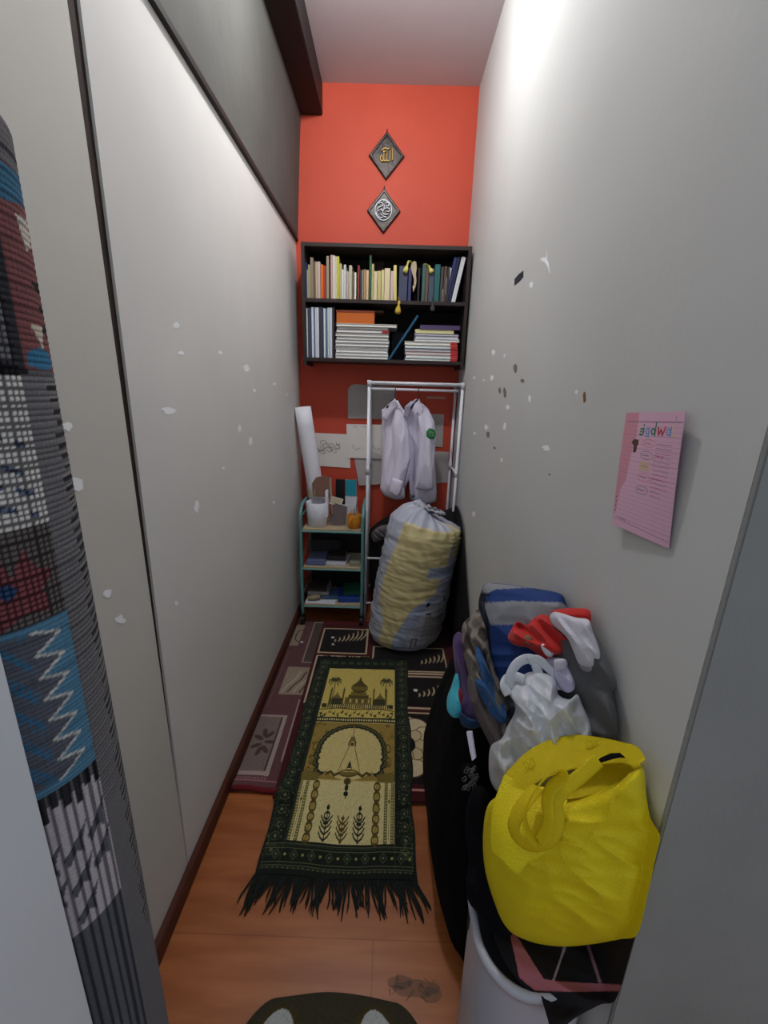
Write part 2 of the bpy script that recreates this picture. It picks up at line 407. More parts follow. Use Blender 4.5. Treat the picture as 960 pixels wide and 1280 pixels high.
# ================================================================== BOOKSHELF
m_shelf = mat('espresso_shelf_board', (50, 41, 39), .5, bump=.1, bscale=60)
SX0, SX1, SY0, SZ0, SZ1 = -.497, .413, 2.53, 1.62, 2.215
SMZ = 1.935
bs = empty('bookshelf', (-.04, D, SZ0), label='dark brown two-tier bookshelf fixed to the orange wall', cat='bookshelf')
MB().box((SX0, SY0, SZ0-.02), (SX0+.018, D-.001, SZ1), bev=.001).build('side_panel', m_shelf, bs)
MB().box((SX1-.018, SY0, SZ0-.02), (SX1, D-.001, SZ1), bev=.001).build('side_panel', m_shelf, bs)
MB().box((SX0+.018, SY0+.001, SZ1-.019), (SX1-.018, D-.001, SZ1-.001)).build('top_board', m_shelf, bs)
MB().box((SX0+.018, SY0+.001, SZ0), (SX1-.018, D-.001, SZ0+.018)).build('bottom_board', m_shelf, bs)
MB().box((SX0+.018, SY0+.002, SMZ-.009), (SX1-.018, D-.008, SMZ+.009)).build('middle_board', m_shelf, bs)
MB().box((SX0+.018, D-.006, SZ0+.018), (SX1-.018, D-.001, SZ1-.019)).build('back_board', mat('espresso_back', (26, 22, 21), .8), bs)

def rgbmat(rgb, rough=.55, **k): return mat('paint_%d_%d_%d' % tuple(rgb), rgb, rough, **k)
m_page = mat('paper_pages', (222, 214, 194), .85, bump=.4, bscale=300)
m_pagew = mat('white_pages', (228, 228, 226), .85, bump=.4, bscale=300)
def book(M, w_, d, h, col, label, cat='book', group=None, spine_front=True, pages=m_page, base=(0, 0, 0), name='book'):
    """book of thickness w_ (x), depth d (y), height h (z) in its own frame; M places it"""
    e = empty(name, M.translation, label=label, cat=cat, group=group)
    ct = min(.0016, w_*.18); cm = rgbmat(col)
    b = MB().box((0, 0, 0), (ct, d, h), M=M).box((w_-ct, 0, 0), (w_, d, h), M=M)
    if spine_front: b.box((ct, 0, 0), (w_-ct, ct, h), M=M)
    else: b.box((ct, d-ct, 0), (w_-ct, d, h), M=M)
    b.build('cover', cm, e)
    y0, y1 = (ct, d-.004) if spine_front else (.004, d-ct)
    MB().box((ct, y0, .003), (w_-ct, y1, h-.003), M=M).build('pages', pages, e)
    return e
def q8(x, y): return 370+x/8.727, 310+y/8.727
def q4(x, y): return 480+x/8, 310+y/8
def ordn(i):
    return ['first', 'second', 'third', 'fourth', 'fifth', 'sixth', 'seventh', 'eighth', 'ninth', 'tenth', 'eleventh', 'twelfth', 'thirteenth', 'fourteenth', 'fifteenth', 'sixteenth', 'seventeenth', 'eighteenth', 'nineteenth', 'twentieth'][i] if i < 20 else 'twenty-' + ordn(i-20) if i < 29 else 'thirtieth' if i == 29 else 'thirty-'+ordn(i-30) if i < 39 else 'fortieth' if i == 39 else 'forty-'+ordn(i-40)
YB = 2.565
zt = SMZ+.009
# (x0, x1, top) in crop coordinates, colour, description, pages showing
TOP = [(97, 122, 150, (40, 74, 128), 'dark blue'), (123, 136, 235, (176, 176, 160), 'slim pale grey'), (137, 160, 180, (168, 158, 116), 'olive cream'), (162, 192, 100, (150, 132, 112), 'tall tan'),
       (194, 214, 158, (112, 92, 74), 'brown speckled'), (216, 240, 150, (188, 170, 142), 'beige'), (242, 268, 150, (196, 180, 172), 'pale pinkish grey'), (271, 299, 178, (216, 108, 38), 'bright orange'),
       (301, 323, 188, (188, 66, 40), 'red'), (324, 334, 215, (96, 70, 56), 'slim dark brown'), (336, 362, 90, (160, 150, 128), 'tall grey beige'), (380, 404, 78, (198, 156, 150), 'tall dusty pink'),
       (406, 426, 82, (224, 222, 212), 'tall white'), (428, 446, 92, (206, 206, 172), 'pale cream'), (448, 470, 90, (206, 200, 64), 'bright yellow'), (474, 500, 172, (190, 178, 130), 'faded mustard'),
       (503, 520, 236, (232, 232, 226), 'low white'), (522, 546, 182, (204, 206, 200), 'grey white'), (551, 574, 255, (192, 172, 166), 'low pinkish'), (577, 609, 190, (196, 188, 162), 'thick beige'),
       (612, 630, 250, (116, 106, 76), 'dark olive'), (636, 656, 266, (226, 228, 214), 'slim white'), (670, 692, 190, (132, 54, 50), 'dark red'), (697, 714, 235, (58, 52, 56), 'blackish'),
       (716, 734, 240, (140, 136, 122), 'small grey'), (737, 762, 236, (168, 136, 98), 'tan brown'), (764, 790, 240, (216, 184, 146), 'light apricot'), (796, 818, 75, (52, 94, 62), 'very tall green'),
       (821, 846, 172, (176, 172, 118), 'olive yellow'), (848, 882, 252, (222, 204, 172), 'low cream'), (886, 926, 250, (196, 184, 116), 'khaki'), (930, 958, 238, (214, 204, 156), 'butter cream')]
specs = []
for x0, x1, tp, c, dsc in TOP:
    a = q8(x0, tp); b = q8(x1, tp); specs.append((a[0], b[0], a[1], c, dsc))
for x0, x1, tp, c, dsc in [(2, 56, 205, (224, 204, 164), 'thick cream'), (62, 94, 230, (204, 184, 180), 'light mauve'), (99, 128, 175, (222, 206, 130), 'pale yellow'),
                           (145, 228, 182, (70, 76, 98), 'wide navy patterned'), (238, 268, 200, (64, 62, 108), 'violet blue'), (332, 352, 200, (34, 32, 36), 'slim black'),
                           (374, 404, 160, (72, 100, 98), 'grey teal'), (407, 435, 176, (100, 82, 66), 'brown'), (440, 490, 205, (74, 82, 100), 'slate blue'), (496, 548, 165, (38, 96, 96), 'thick teal'),
                           (556, 582, 190, (72, 68, 68), 'charcoal'), (588, 612, 185, (90, 72, 60), 'mid brown'), (616, 640, 190, (52, 46, 48), 'dark plum')]:
    a = q4(x0, tp); b = q4(x1, tp); specs.append((a[0], b[0], a[1], c, dsc))
SP = mat
for i, (x0, x1, tp, c, dsc) in enumerate(specs):
    A = on(x0, 371, 'y', YB); B = on(x1, 371, 'y', YB); T_ = on((x0+x1)/2, tp, 'y', YB)
    w_ = B.x-A.x-.0006; h = min(T_.z-zt, SZ1-.019-zt-.004); d = min(.19, .12+h*.25)
    lean = {33: -.06, 34: 0, 14: 0}.get(i, 0)
    M = Matrix.Translation((A.x, YB+rnd.uniform(-.006, .004), zt))
    if i == 34: M = M @ Matrix.Rotation(-.035, 4, 'Y')
    wide = 'upright book with %s %s on the upper shelf, %s from the left' % (dsc, 'spine', ordn(i))
    book(M, w_, d, h, c, wide, group='books on the upper shelf', spine_front=True, pages=m_page)
# leaning books at the right end
def lean_book(xb0, xb1, xt0, yt, col, label, d=.15, conv=q4, zb=zt, grp='books on the upper shelf', ybm=515, pages=m_pagew):
    a = on(*conv(xb0, ybm), 'y', YB); b = on(*conv(xb1, ybm), 'y', YB); c = on(*conv(xt0, yt), 'y', YB)
    ang = math.atan2(c.x-a.x, c.z-zb); L = math.hypot(c.x-a.x, c.z-zb); th = (b.x-a.x)*cos(ang)
    M = Matrix.Translation((a.x, YB, zb+max(0, sin(ang)*th))) @ Matrix.Rotation(ang, 4, 'Y')
    if zb+cos(ang)*L > 5: pass
    return book(M, th, d, L, col, label, group=grp, pages=pages)
lean_book(553, 572, 655, 200, (210, 210, 206), 'slim white leaning book on the upper shelf, left of the navy pair')
lean_book(575, 594, 676, 205, (206, 204, 208), 'white grey leaning book touching the navy books on the upper shelf')
lean_book(606, 634, 704, 95, (46, 56, 106), 'left of two navy books leaning on the upper shelf')
lean_book(637, 662, 738, 92, (38, 42, 74), 'right of two navy books leaning on the upper shelf')
lean_book(672, 712, 780, 92, (212, 214, 216), 'thick white book leaning at the right end of the upper shelf')
# second row behind, only the dark tops seen over the front row
for k, (x0, x1, tp, c) in enumerate([(850, 876, 150, (74, 48, 42)), (880, 906, 158, (88, 58, 48)), (910, 932, 150, (64, 44, 42)), (936, 958, 155, (80, 60, 52))]):
    a = q8(x0, tp); b = q8(x1, tp); A = on(a[0], a[1], 'y', 2.735); B = on(b[0], b[1], 'y', 2.735)
    M = Matrix.Translation((A.x, 2.728, zt))
    bx = MB().box((0, 0, 0), (B.x-A.x-.001, .022, A.z-zt), M=M).build('book', rgbmat(c), label='%s of four dark brown books peeking over the cream books on the upper shelf' % ordn(k), cat='book', group='back row of books')
# flat grey book lying on top of the row
A = on(*q8(758, 118), 'y', 2.62); B = on(*q8(956, 118), 'y', 2.62)
# torn paper standing in the row
m_kraft = mat('kraft_paper', (186, 166, 140), .85, bump=.3, bscale=60)
A = [on(*q4(x, y), 'y', 2.556) for x, y in ((300, 128), (272, 160), (268, 200), (282, 250), (300, 310), (298, 370), (285, 380), (292, 440), (312, 395), (326, 330), (318, 260), (328, 200), (322, 140))]
n = len(A); V = A+[a+Vector((0, .004, 0)) for a in A]
MB().add(V, [tuple(range(n))[::-1], tuple(range(n, 2*n))]+[(j, (j+1) % n, n+(j+1) % n, n+j) for j in range(n)]).build('curled_paper', m_kraft, label='curled tan kraft paper strip standing among dark books, upper shelf', cat='paper')
# tassels
m_tasY = mat('yellow_tassel', (196, 164, 62), .8, bump=.5, bscale=300); m_tasY2 = mat('pale_yellow_ribbon', (206, 196, 96), .6); m_tasG = mat('grey_tassel', (66, 66, 64), .8, bump=.5, bscale=300)
def tassel(pts, r, m, label, y, zfix=None):
    e = empty('bookmark_tassel', on(*pts[0], 'y', y), label=label, cat='bookmark', group='bookmark tassels on the bookshelf')
    W = [on(px, py, 'y', y) for px, py in pts]
    k = len(W)//2
    MB().tube(W[:k+1], .0015, 6).build('cord', m, e, smooth=True)
    W2 = W[k:]; q = [W2[0].lerp(W2[-1], i/6) for i in range(7)]
    MB().tube(q, [r*.35, r*.45, r*.3, r*.6, r*.85, r, r*.8], 12).build('tassel', m, e, smooth=True)
tassel([(497.5, 371), (498.5, 374), (499, 376), (498, 384), (497, 392)], .017, m_tasY, 'golden tassel hanging over the edge of the middle shelf board', 2.52)
tassel([(541, 371), (540.5, 373), (540.5, 376), (541, 383), (541, 389)], .013, m_tasG, 'dark grey tassel hanging over the edge of the middle shelf board', 2.52)
tassel([(516, 331), (513, 326), (511, 326), (508, 333), (506, 341)], .014, m_tasY2, 'pale yellow ribbon curled over the navy patterned book', 2.552)
tassel([(530, 330), (533, 330), (536, 332), (538, 336), (540, 341)], .014, m_tasY2, 'pale yellow ribbon curled over the slate blue book', 2.552)

# ---- lower row, upright magazines
zb = SZ0+.018
MAG = [(106, 134, (220, 222, 226), 'white'), (137, 172, (66, 74, 92), 'dark navy'), (176, 197, (218, 222, 228), 'cold white'), (199, 212, (96, 118, 160), 'mid blue'), (214, 226, (222, 224, 228), 'slim white'), (228, 254, (206, 212, 222), 'pale blue white'),
       (260, 302, (58, 62, 78), 'thick dark slate'), (305, 324, (216, 220, 222), 'off white'), (326, 344, (86, 120, 150), 'steel blue'), (346, 366, (198, 208, 206), 'pale green grey'), (368, 396, (204, 208, 222), 'lavender white'), (402, 420, (48, 44, 48), 'black')]
for i, (x0, x1, c, dsc) in enumerate(MAG):
    a = q8(x0, 650); b = q8(x1, 650); A = on(a[0], 444, 'y', YB-.01); B = on(b[0], 444, 'y', YB-.01); T_ = on(a[0], a[1]+rnd.uniform(-1.2, 1.2), 'y', YB-.01)
    book(Matrix.Translation((A.x, YB-.01, zb)), B.x-A.x-.0006, .16, T_.z-zb, c, '%s upright magazine on the lower shelf, %s from the left' % (dsc, ordn(i)), cat='magazine', group='upright magazines on the lower shelf', pages=m_pagew, name='magazine')
# ---- stacks (flat)
def q1(x, y): return 360+x/4, 290+y/4
def stack(items, conv, y, zb, grp, where, flip=False):
    z = zb; n = len(items)
    pos = ['bottom'] + [ordn(i)+' from the bottom' for i in range(1, n-1)] + ['topmost']
    for i, (x0, x1, th, c, dsc, nm, endc) in enumerate(items):
        yy = y+rnd.uniform(-.006, .006)
        A = on(*conv(x0, 600), 'y', yy); B = on(*conv(x1, 600), 'y', yy)
        Mx = Matrix.Translation((B.x, yy, z)) @ Matrix.Rotation(-pi/2, 4, 'Y')
        # own frame: x = thickness up, z = width towards -x
        e = book(Mx, th-.0004, .17, B.x-A.x, c, '%s %s in %s, %s' % (dsc, nm, where, pos[i]), cat=nm.split()[-1], group=grp, spine_front=(nm == 'book'), pages=m_pagew if nm != 'book' else m_page, name=nm.split()[-1])
        if endc:
            MB().box((B.x-.042, yy-.0008, z+.0008), (B.x-.003, yy+.002, z+th-.0012)).build('spine_band', rgbmat(endc), e)
        z += th
    return z
W_ = (206, 206, 200)
st1 = [(235, 502, .018, (196, 198, 196), 'grey white', 'magazine', None), (236, 503, .016, (176, 178, 176), 'light grey', 'magazine', None), (238, 500, .017, (206, 208, 208), 'pale', 'magazine', None), (234, 502, .016, (150, 152, 150), 'mid grey', 'magazine', None),
       (236, 504, .017, (200, 194, 190), 'warm white', 'magazine', None), (235, 506, .018, (130, 126, 122), 'dark edged', 'magazine', None), (240, 502, .018, (196, 194, 184), 'cream edged', 'magazine', None), (236, 503, .018, (206, 200, 186), 'ivory', 'magazine', None),
       (240, 505, .018, (122, 100, 104), 'purple brown', 'magazine', (150, 50, 46)), (243, 500, .014, (96, 92, 92), 'charcoal edged', 'magazine', None), (240, 541, .016, (218, 214, 198), 'wide cream', 'magazine', None)]
z1 = stack(st1, q1, 2.553, zb, 'magazine stack left on the lower shelf', 'the tall left stack on the lower shelf')
A = on(*q1(243, 400), 'y', 2.56); B = on(*q1(432, 400), 'y', 2.56)
e = empty('box_file', (A.x, 2.56, z1), label='orange box lying on the tall left magazine stack', cat='box')
MB().box((A.x, 2.56, z1), (B.x, 2.70, z1+.063), bev=.002).build('box_body', rgbmat((196, 100, 36)), e)
MB().box((A.x-.002, 2.558, z1+.058), (B.x+.002, 2.702, z1+.0685)).build('box_lid', rgbmat((132, 60, 34)), e)
A = on(*q1(262, 372), 'y', 2.6); B = on(*q1(478, 390), 'y', 2.6)
book(Matrix.Translation((B.x, 2.60, z1+.069)) @ Matrix.Rotation(-pi/2, 4, 'Y'), .010, .12, B.x-A.x, (84, 56, 46), 'thin brown book lying on top of the orange box', pages=m_page)
st2 = [(583, 850, .016, (150, 190, 186), 'pale teal', 'magazine', (196, 48, 48)), (588, 852, .018, (224, 222, 220), 'white', 'magazine', (196, 48, 48)), (584, 851, .017, (212, 132, 140), 'pink', 'magazine', (196, 40, 44)), (582, 850, .016, (196, 186, 206), 'lilac', 'magazine', (190, 44, 48)),
       (583, 848, .018, (132, 166, 170), 'grey teal', 'magazine', (196, 48, 48)), (580, 846, .018, (226, 216, 180), 'cream', 'magazine', (196, 48, 48)), (630, 855, .016, (218, 220, 228), 'bluish white', 'magazine', None), (632, 848, .015, (196, 200, 214), 'pale grey blue', 'magazine', None), (628, 850, .013, (104, 96, 132), 'violet', 'magazine', None),
       (632, 822, .020, (222, 216, 160), 'butter yellow', 'book', None), (655, 851, .023, (86, 70, 108), 'thick purple', 'book', None)]
z2 = stack(st2, q1, 2.555, zb, 'stack right on the lower shelf', 'the right stack on the lower shelf')
lean_book(40, 62, 330, 680, (36, 90, 124), 'blue book leaning diagonally between the two stacks on the lower shelf', d=.16, zb=zb, grp=None, ybm=1095)
A = on(*q4(85, 780), 'y', 2.735)
book(Matrix.Translation((A.x, 2.725, zb)), .15, .022, .17, (40, 44, 58), 'dark picture book standing at the back of the lower shelf, behind the leaning blue book')

# ================================================================== PAPERS ON THE BACK WALL
m_paper = mat('drawing_paper', (234, 230, 224), .85, bump=.1, bscale=30, mottle=.04, mscale=8)
m_paperg = mat('grey_paper', (182, 176, 174), .85, bump=.1, bscale=30, mottle=.08, mscale=8)
m_pencil = mat('pencil_line', (96, 88, 84), .8)
def sheet(outl, label, m, y=D, curl=.004, marks=None):
    O = [on(px, py, 'y', y-.002) for px, py in outl]; n = len(O)
    c = sum(O, Vector())/n
    zmin = min(p.z for p in O); zmax = max(p.z for p in O)
    e = empty('paper_sheet', (c.x, y, c.z), label=label, cat='paper', group='drawings taped to the wall behind the clothes rack')
    def cu(p): k = (zmax-p.z)/(zmax-zmin+1e-6); return p+Vector((0, -curl*k*k, 0))
    # grid fill by strips along z
    K = 10; V = []; F = []
    R_ = [cu(c.lerp(p, 1)) for p in O]; I = [cu(c.lerp(p, .5)) for p in O]
    V = R_+I+[cu(c)]+[p+Vector((0, .0009, 0)) for p in R_]
    for j in range(n):
        k = (j+1) % n
        F += [(j, k, n+k, n+j), (n+j, n+k, 2*n), (2*n+1+j, 2*n+1+k, k, j)]
    F.append(tuple(2*n+1+j for j in range(n)))
    MB().add(V, F).build('sheet', m, e)
    if marks:
        mb = MB()
        for st in marks:
            st = smooth_curve(st, max(6, len(st)*4), False)
            mb.tube([cu(on(px, py, 'y', y-.0035)) for px, py in st], .0009, 4)
        mb.build('drawing', m_pencil, e)
    return e
sc = []
rs = random.Random(3)
for k in range(16):
    cx = 396+rs.random()*30; cy = 553+rs.random()*20*(.6); r = 2+rs.random()*3
    sc.append([(cx+r*cos(a*1.1+k), cy+r*.7*sin(a*1.3+k)) for a in range(5)])
sheet([(435, 487), (438, 482), (443, 480), (495, 484), (495, 524), (435, 523)], 'grey paper with rounded corner, highest drawing on the wall', m_paperg, marks=[[(463, 495), (466, 499), (464, 501)], [(470, 520), (474, 521)]])
sheet([(393, 541), (437, 543), (438, 585), (393, 582)], 'white sheet with a pencil doodle, beside the rolled poster', m_paper, marks=sc)
sheet([(433, 530), (484, 531), (483, 574), (434, 572)], 'cream sheet behind the left pole of the clothes rack', m_paper, y=D-.004, marks=[[(441, 534), (444, 533), (446, 535)], [(452, 534), (455, 533), (457, 535)], [(440, 556), (444, 562), (450, 560)], [(466, 556), (470, 562), (475, 560)], [(468, 566), (474, 570)]])
sheet([(443, 573), (484, 573), (486, 602), (470, 605), (449, 606)], 'curling grey sheet below the cream one', m_paperg, curl=.02)
sheet([(530, 517), (555, 518), (553, 559), (530, 557)], 'grey sheet behind the right shirt sleeve', m_paperg)
sheet([(540, 564), (561, 565), (560, 603), (540, 604)], 'low dark grey sheet at the right, beside the rack pole', m_paperg)
A = on(545, 497, 'y', D)
MB().box((A.x-.06, D-.003, A.z-.008), (A.x+.06, D-.0005, A.z+.006)).build('tape_strip', mat('masking_tape', (186, 150, 132), .7), label='strip of pale tape on the red wall under the bookshelf', cat='tape')

# ================================================================== TROLLEY
m_teal = mat('teal_tube_metal', (112, 168, 168), .35, metal=.25)
m_wood = mat('pale_shelf_wood', (186, 168, 136), .6, bump=.1, bscale=60, mottle=.1, mscale=20)
m_blk = mat('black_plastic', (26, 26, 28), .5)
tx0, tx1, ty0, ty1 = -.515, -.138, 2.42, 2.74
tr = empty('trolley_shelf', ((tx0+tx1)/2, (ty0+ty1)/2, 0), label='three-tier teal metal trolley with pale wooden shelves at the left wall', cat='trolley')
for x in (tx0, tx1):
    pts = [(x, ty0, .075), (x, ty0, .70), (x, ty0+.006, .735), (x, ty0+.025, .765), (x, ty0+.06, .785), (x, (ty0+ty1)/2, .792), (x, ty1-.06, .785), (x, ty1-.025, .765), (x, ty1-.006, .735), (x, ty1, .70), (x, ty1, .075)]
    sm = [tuple(q) for q in smooth_curve(pts, 60, False)]
    MB().tube(sm, .0095, 10).build('side_frame', m_teal, tr, smooth=True)
    MB().tube([(x, ty0+.004, .72), (x, ty1-.004, .72)], .005, 8).build('side_rail', m_teal, tr, smooth=True)
    for zz in (.46, .21): MB().tube([(x, ty0, zz), (x, ty1, zz)], .004, 8).build('side_rail', m_teal, tr, smooth=True)
    for y in (ty0, ty1):
        e = MB().tube([(x-.011, y, .036), (x+.011, y, .036)], .03, 18).build('caster_wheel', m_blk, tr)
        MB().box((x-.014, y-.012, .04), (x+.014, y+.012, .078), bev=.003).build('caster_fork', m_blk, tr)
TZ = (.652, .405, .150)
for z in TZ:
    MB().box((tx0+.011, ty0-.004, z-.012), (tx1-.011, ty1, z), bev=.002).build('shelf_board', m_wood, tr)
    MB().tube([(tx0+.008, ty0-.004, z-.016), (tx1-.008, ty0-.004, z-.016)], .006, 8).build('shelf_rail', m_teal, tr)

# things on top of the trolley
m_wpl = mat('white_soft_plastic', (234, 236, 246), .4)
z = TZ[0]
pot = empty('white_pot', (-.425, 2.50, z), label='white open plastic tub on the trolley, below the rolled poster', cat='container')
prof = [(.05, 0), (.058, .003), (.064, .07), (.068, .15), (.066, .152), (.060, .08), (.052, .006), (0, .006)]
MB().lathe([(0, 0)]+prof, (-.425, 2.50, z), 32).build('tub', m_wpl, pot, smooth=True)
MB().box((-.372, 2.47, z+.06), (-.356, 2.53, z+.225), bev=.004).build('raised_side', m_wpl, pot)
# cardboard piece inside the tub
Vq = [on(px, py, 'y', 2.515) for px, py in ((391, 621), (390, 604), (395, 597), (405, 595), (412, 597), (411, 621))]
n = len(Vq)
crd = MB().add(Vq+[v+Vector((0, .012, 0)) for v in Vq], [tuple(range(n)), tuple(range(n, 2*n))[::-1]]+[(j, (j+1) % n, n+(j+1) % n, n+j) for j in range(n)])
crd.build('cardboard_piece', mat('brown_cardboard', (134, 100, 86), .8, mottle=.1, mscale=30), label='brown cardboard piece standing in the white tub', cat='cardboard')
# little dried sticks in the tub
mb = MB()
for k in range(7):
    a = on(386+k*1.3, 622, 'y', 2.49); b = on(383+k*1.8, 607+rnd.random()*6, 'y', 2.47+k*.004); mb.tube([a, b], .002, 5)
mb.build('bundle_of_sticks', mat('dry_straw', (176, 160, 128), .8), label='thin straw sticks at the left side of the white tub', cat='sticks')
# rolled poster
def roll(name, a, b, r, m, label, turns=2.2, cat='poster', flare=0):
    e = empty(name, b, label=label, cat=cat)
    a = Vector(a); b = Vector(b); ax = (b-a).normalized(); u = ax.cross(Vector((0, 1, 0))).normalized(); v = ax.cross(u)
    N = int(turns*40); V = []; 
    for i in range(N+1):
        th = 2*pi*turns*i/N; rr = r*(1-.16*i/N)
        for k in range(7):
            s = k/6; V.append(a.lerp(b, s)+(u*cos(th)+v*sin(th))*rr*(1+flare*(1-s)))
    F = [(i*7+k, i*7+k+1, (i+1)*7+k+1, (i+1)*7+k) for i in range(N) for k in range(6)]
    o = mesh_obj('rolled_sheet', V, F, m, e, True)
    sl = o.modifiers.new('thickness', 'SOLIDIFY'); sl.thickness = .0009
    return e
top = on(380, 519, 'y', 2.64); bot = on(391, 640, 'y', 2.665)
roll('rolled_poster', (top.x, 2.60, 1.36), (-.43, 2.635, TZ[0]+.004), .050, mat('white_poster_paper', (236, 236, 244), .6), 'tall rolled white poster standing on the trolley in the left corner')
# white bin with books
bn = empty('white_bin', (-.25, 2.60, z), label='small white box holder at the back of the trolley top', cat='container')
MB().box((-.315, 2.56, z), (-.19, 2.565, z+.12), bev=.001).box((-.315, 2.66, z), (-.19, 2.665, z+.15), bev=.001).box((-.315, 2.56, z), (-.311, 2.665, z+.14), bev=.001).box((-.194, 2.56, z), (-.19, 2.665, z+.14), bev=.001).box((-.312, 2.563, z), (-.193, 2.662, z+.004)).build('box_body', m_wpl, bn)
def upr(px0, px1, pt, y, c, label, d=.02, zb=TZ[0]+.005, lean=0, nm='notebook'):
    A = on(px0, pt, 'y', y); B = on(px1, pt, 'y', y)
    M = Matrix.Translation((A.x, y, zb)) @ Matrix.Rotation(lean, 4, 'Y')
    return book(M, B.x-A.x, d, A.z-zb, c, label, cat='notebook', name=nm)
upr(419.5, 431, 599, 2.60, (24, 24, 28), 'black notebook standing in the white holder on the trolley')
e = upr(432, 445.5, 599.5, 2.585, (226, 228, 234), 'teal and white notebook standing in the white holder on the trolley')
A = on(432, 599.5, 'y', 2.584); B = on(445.5, 620, 'y', 2.584)
MB().box((A.x, 2.5825, B.z), (B.x, 2.5845, A.z)).build('teal_cover', rgbmat((40, 150, 170)), e)
upr(414, 417, 597, 2.60, (176, 168, 150), 'slim beige notebook leaning left of the black notebook', lean=-.06)
# sticky notes pad, leaf scraps
M = Matrix.Translation(on(414, 622, 'y', 2.53)) @ Matrix.Rotation(.25, 4, 'Y') @ Matrix.Rotation(-.5, 4, 'X')
e = empty('memo_pad', M.translation, label='small beige memo pad lying against the white holder', cat='notepad')
MB().box((0, 0, -.04), (.075, .012, .012), M=M, bev=.001).build('pad', mat('memo_paper', (196, 184, 160), .8), e)
MB().box((.006, -.001, -.03), (.068, 0, -.028), M=M).box((.006, -.001, -.018), (.068, 0, -.016), M=M).box((.006, -.001, -.006), (.068, 0, -.004), M=M).build('printed_lines', mat('print_grey', (120, 108, 92), .8), e)
V = [on(px, py, 'y', 2.50) for px, py in ((418, 629), (434, 634), (432, 656), (419, 657), (410, 652), (417, 643))]; n = len(V)
MB().add(V+[v+Vector((0, .008, 0)) for v in V], [tuple(range(n)), tuple(range(n, 2*n))[::-1]]+[(j, (j+1) % n, n+(j+1) % n, n+j) for j in range(n)]).build('folded_card', mat('greyish_card', (120, 108, 110), .8), label='grey folded card between the white tub and orange mug', cat='card')
# orange mug
mx_, my_ = -.195, 2.47
mg = empty('mug', (mx_, my_, z), label='orange ceramic mug on the right end of the trolley top', cat='mug')
m_or = mat('orange_glaze', (214, 140, 36), .25, spec=.5)
MB().lathe([(0, 0), (.030, 0), (.036, .004), (.044, .03), (.045, .05), (.041, .075), (.042, .084), (.040, .086), (.037, .078), (.040, .05), (.03, .008), (0, .008)], (mx_, my_, z), 32).build('cup', m_or, mg, smooth=True)
hp = [(mx_-.012, my_-.042, z+.072), (mx_-.018, my_-.062, z+.07), (mx_-.02, my_-.07, z+.05), (mx_-.018, my_-.064, z+.03), (mx_-.012, my_-.042, z+.022)]
MB().tube([tuple(q) for q in smooth_curve(hp, 20, False)], .005, 8).build('handle', m_or, mg, smooth=True)
for k, (dx, dy, h, c, nm) in enumerate([(-.015, 0, .115, (160, 168, 176), 'pen'), (0, .01, .12, (110, 118, 120), 'pen'), (.014, .004, .128, (180, 170, 140), 'pencil'), (.022, -.01, .118, (196, 170, 150), 'pencil')]):
    MB().tube([(mx_+dx*.5, my_+dy, z+.012), (mx_+dx, my_+dy, z+h-.004), (mx_+dx*1.05, my_+dy, z+h)], [.003, .003, .001], 8).build(nm, rgbmat(c), label=['grey pen standing in the orange mug, leftmost', 'dark grey pen standing in the middle of the orange mug', 'tan pencil standing tallest in the orange mug', 'pinkish pencil standing at the right in the orange mug'][k], cat=nm)
# middle shelf papers
def flat(x0, x1, y0, y1, z, h, c, label, rot=0, cat='notebook', nm='notebook'):
    cx, cy = (x0+x1)/2, (y0+y1)/2
    M = Matrix.Translation((cx, cy, z)) @ Matrix.Rotation(rot, 4, 'Z') @ Matrix.Translation(((x1-x0)/2, -(y1-y0)/2, 0)) @ Matrix.Rotation(-pi/2, 4, 'Y')
    return book(M, h, y1-y0, x1-x0, c, label, cat=cat, name=nm, pages=m_pagew)
z = TZ[1]+.0005
flat(-.495, -.37, 2.44, 2.62, z, .014, (96, 104, 140), 'blue grey notebook at the left of the middle trolley shelf')
flat(-.49, -.375, 2.45, 2.62, z+.0145, .012, (112, 120, 160), 'faded blue notebook lying on the blue grey notebook', .05)
flat(-.365, -.235, 2.45, 2.62, z, .012, (206, 206, 220), 'white notebook in the centre of the middle trolley shelf', -.12)
flat(-.36, -.25, 2.50, 2.65, z+.013, .03, (52, 48, 50), 'black book stack top at the back of the middle trolley shelf')
flat(-.218, -.155, 2.44, 2.60, z, .024, (150, 150, 130), 'thick grey green booklet at the right of the middle trolley shelf')
flat(-.49, -.30, 2.625, 2.672, z, .105, (58, 54, 58), 'dark grey box file standing at the back of the middle trolley shelf')
for k, (x0, x1, hh, c, l) in enumerate([(-.50, -.37, .19, (30, 28, 32), 'left black filler box added at the back of the middle trolley shelf'), (-.365, -.16, .175, (36, 34, 36), 'right black filler box added at the back of the middle trolley shelf')]):
    MB().box((x0, 2.678, z), (x1, 2.735, z+hh), bev=.004).build('filler_box', rgbmat(c), label=l, cat='box')  # black boxes added to fill the dark back of the middle shelf
z = TZ[2]+.0005
for k, (x0, x1, hh, c, l) in enumerate([(-.50, -.34, .19, (28, 26, 28), 'left black filler box added at the back of the lowest trolley shelf'), (-.335, -.16, .20, (24, 26, 32), 'right black filler box added at the back of the lowest trolley shelf')]):
    MB().box((x0, 2.665, z), (x1, 2.735, z+hh), bev=.004).build('filler_box', rgbmat(c), label=l, cat='box')  # added likewise, to keep the back of the lowest shelf dark
flat(-.49, -.355, 2.49, 2.66, z, .03, (120, 116, 116), 'grey magazine at the bottom of the pile on the lowest trolley shelf', cat='magazine', nm='magazine')
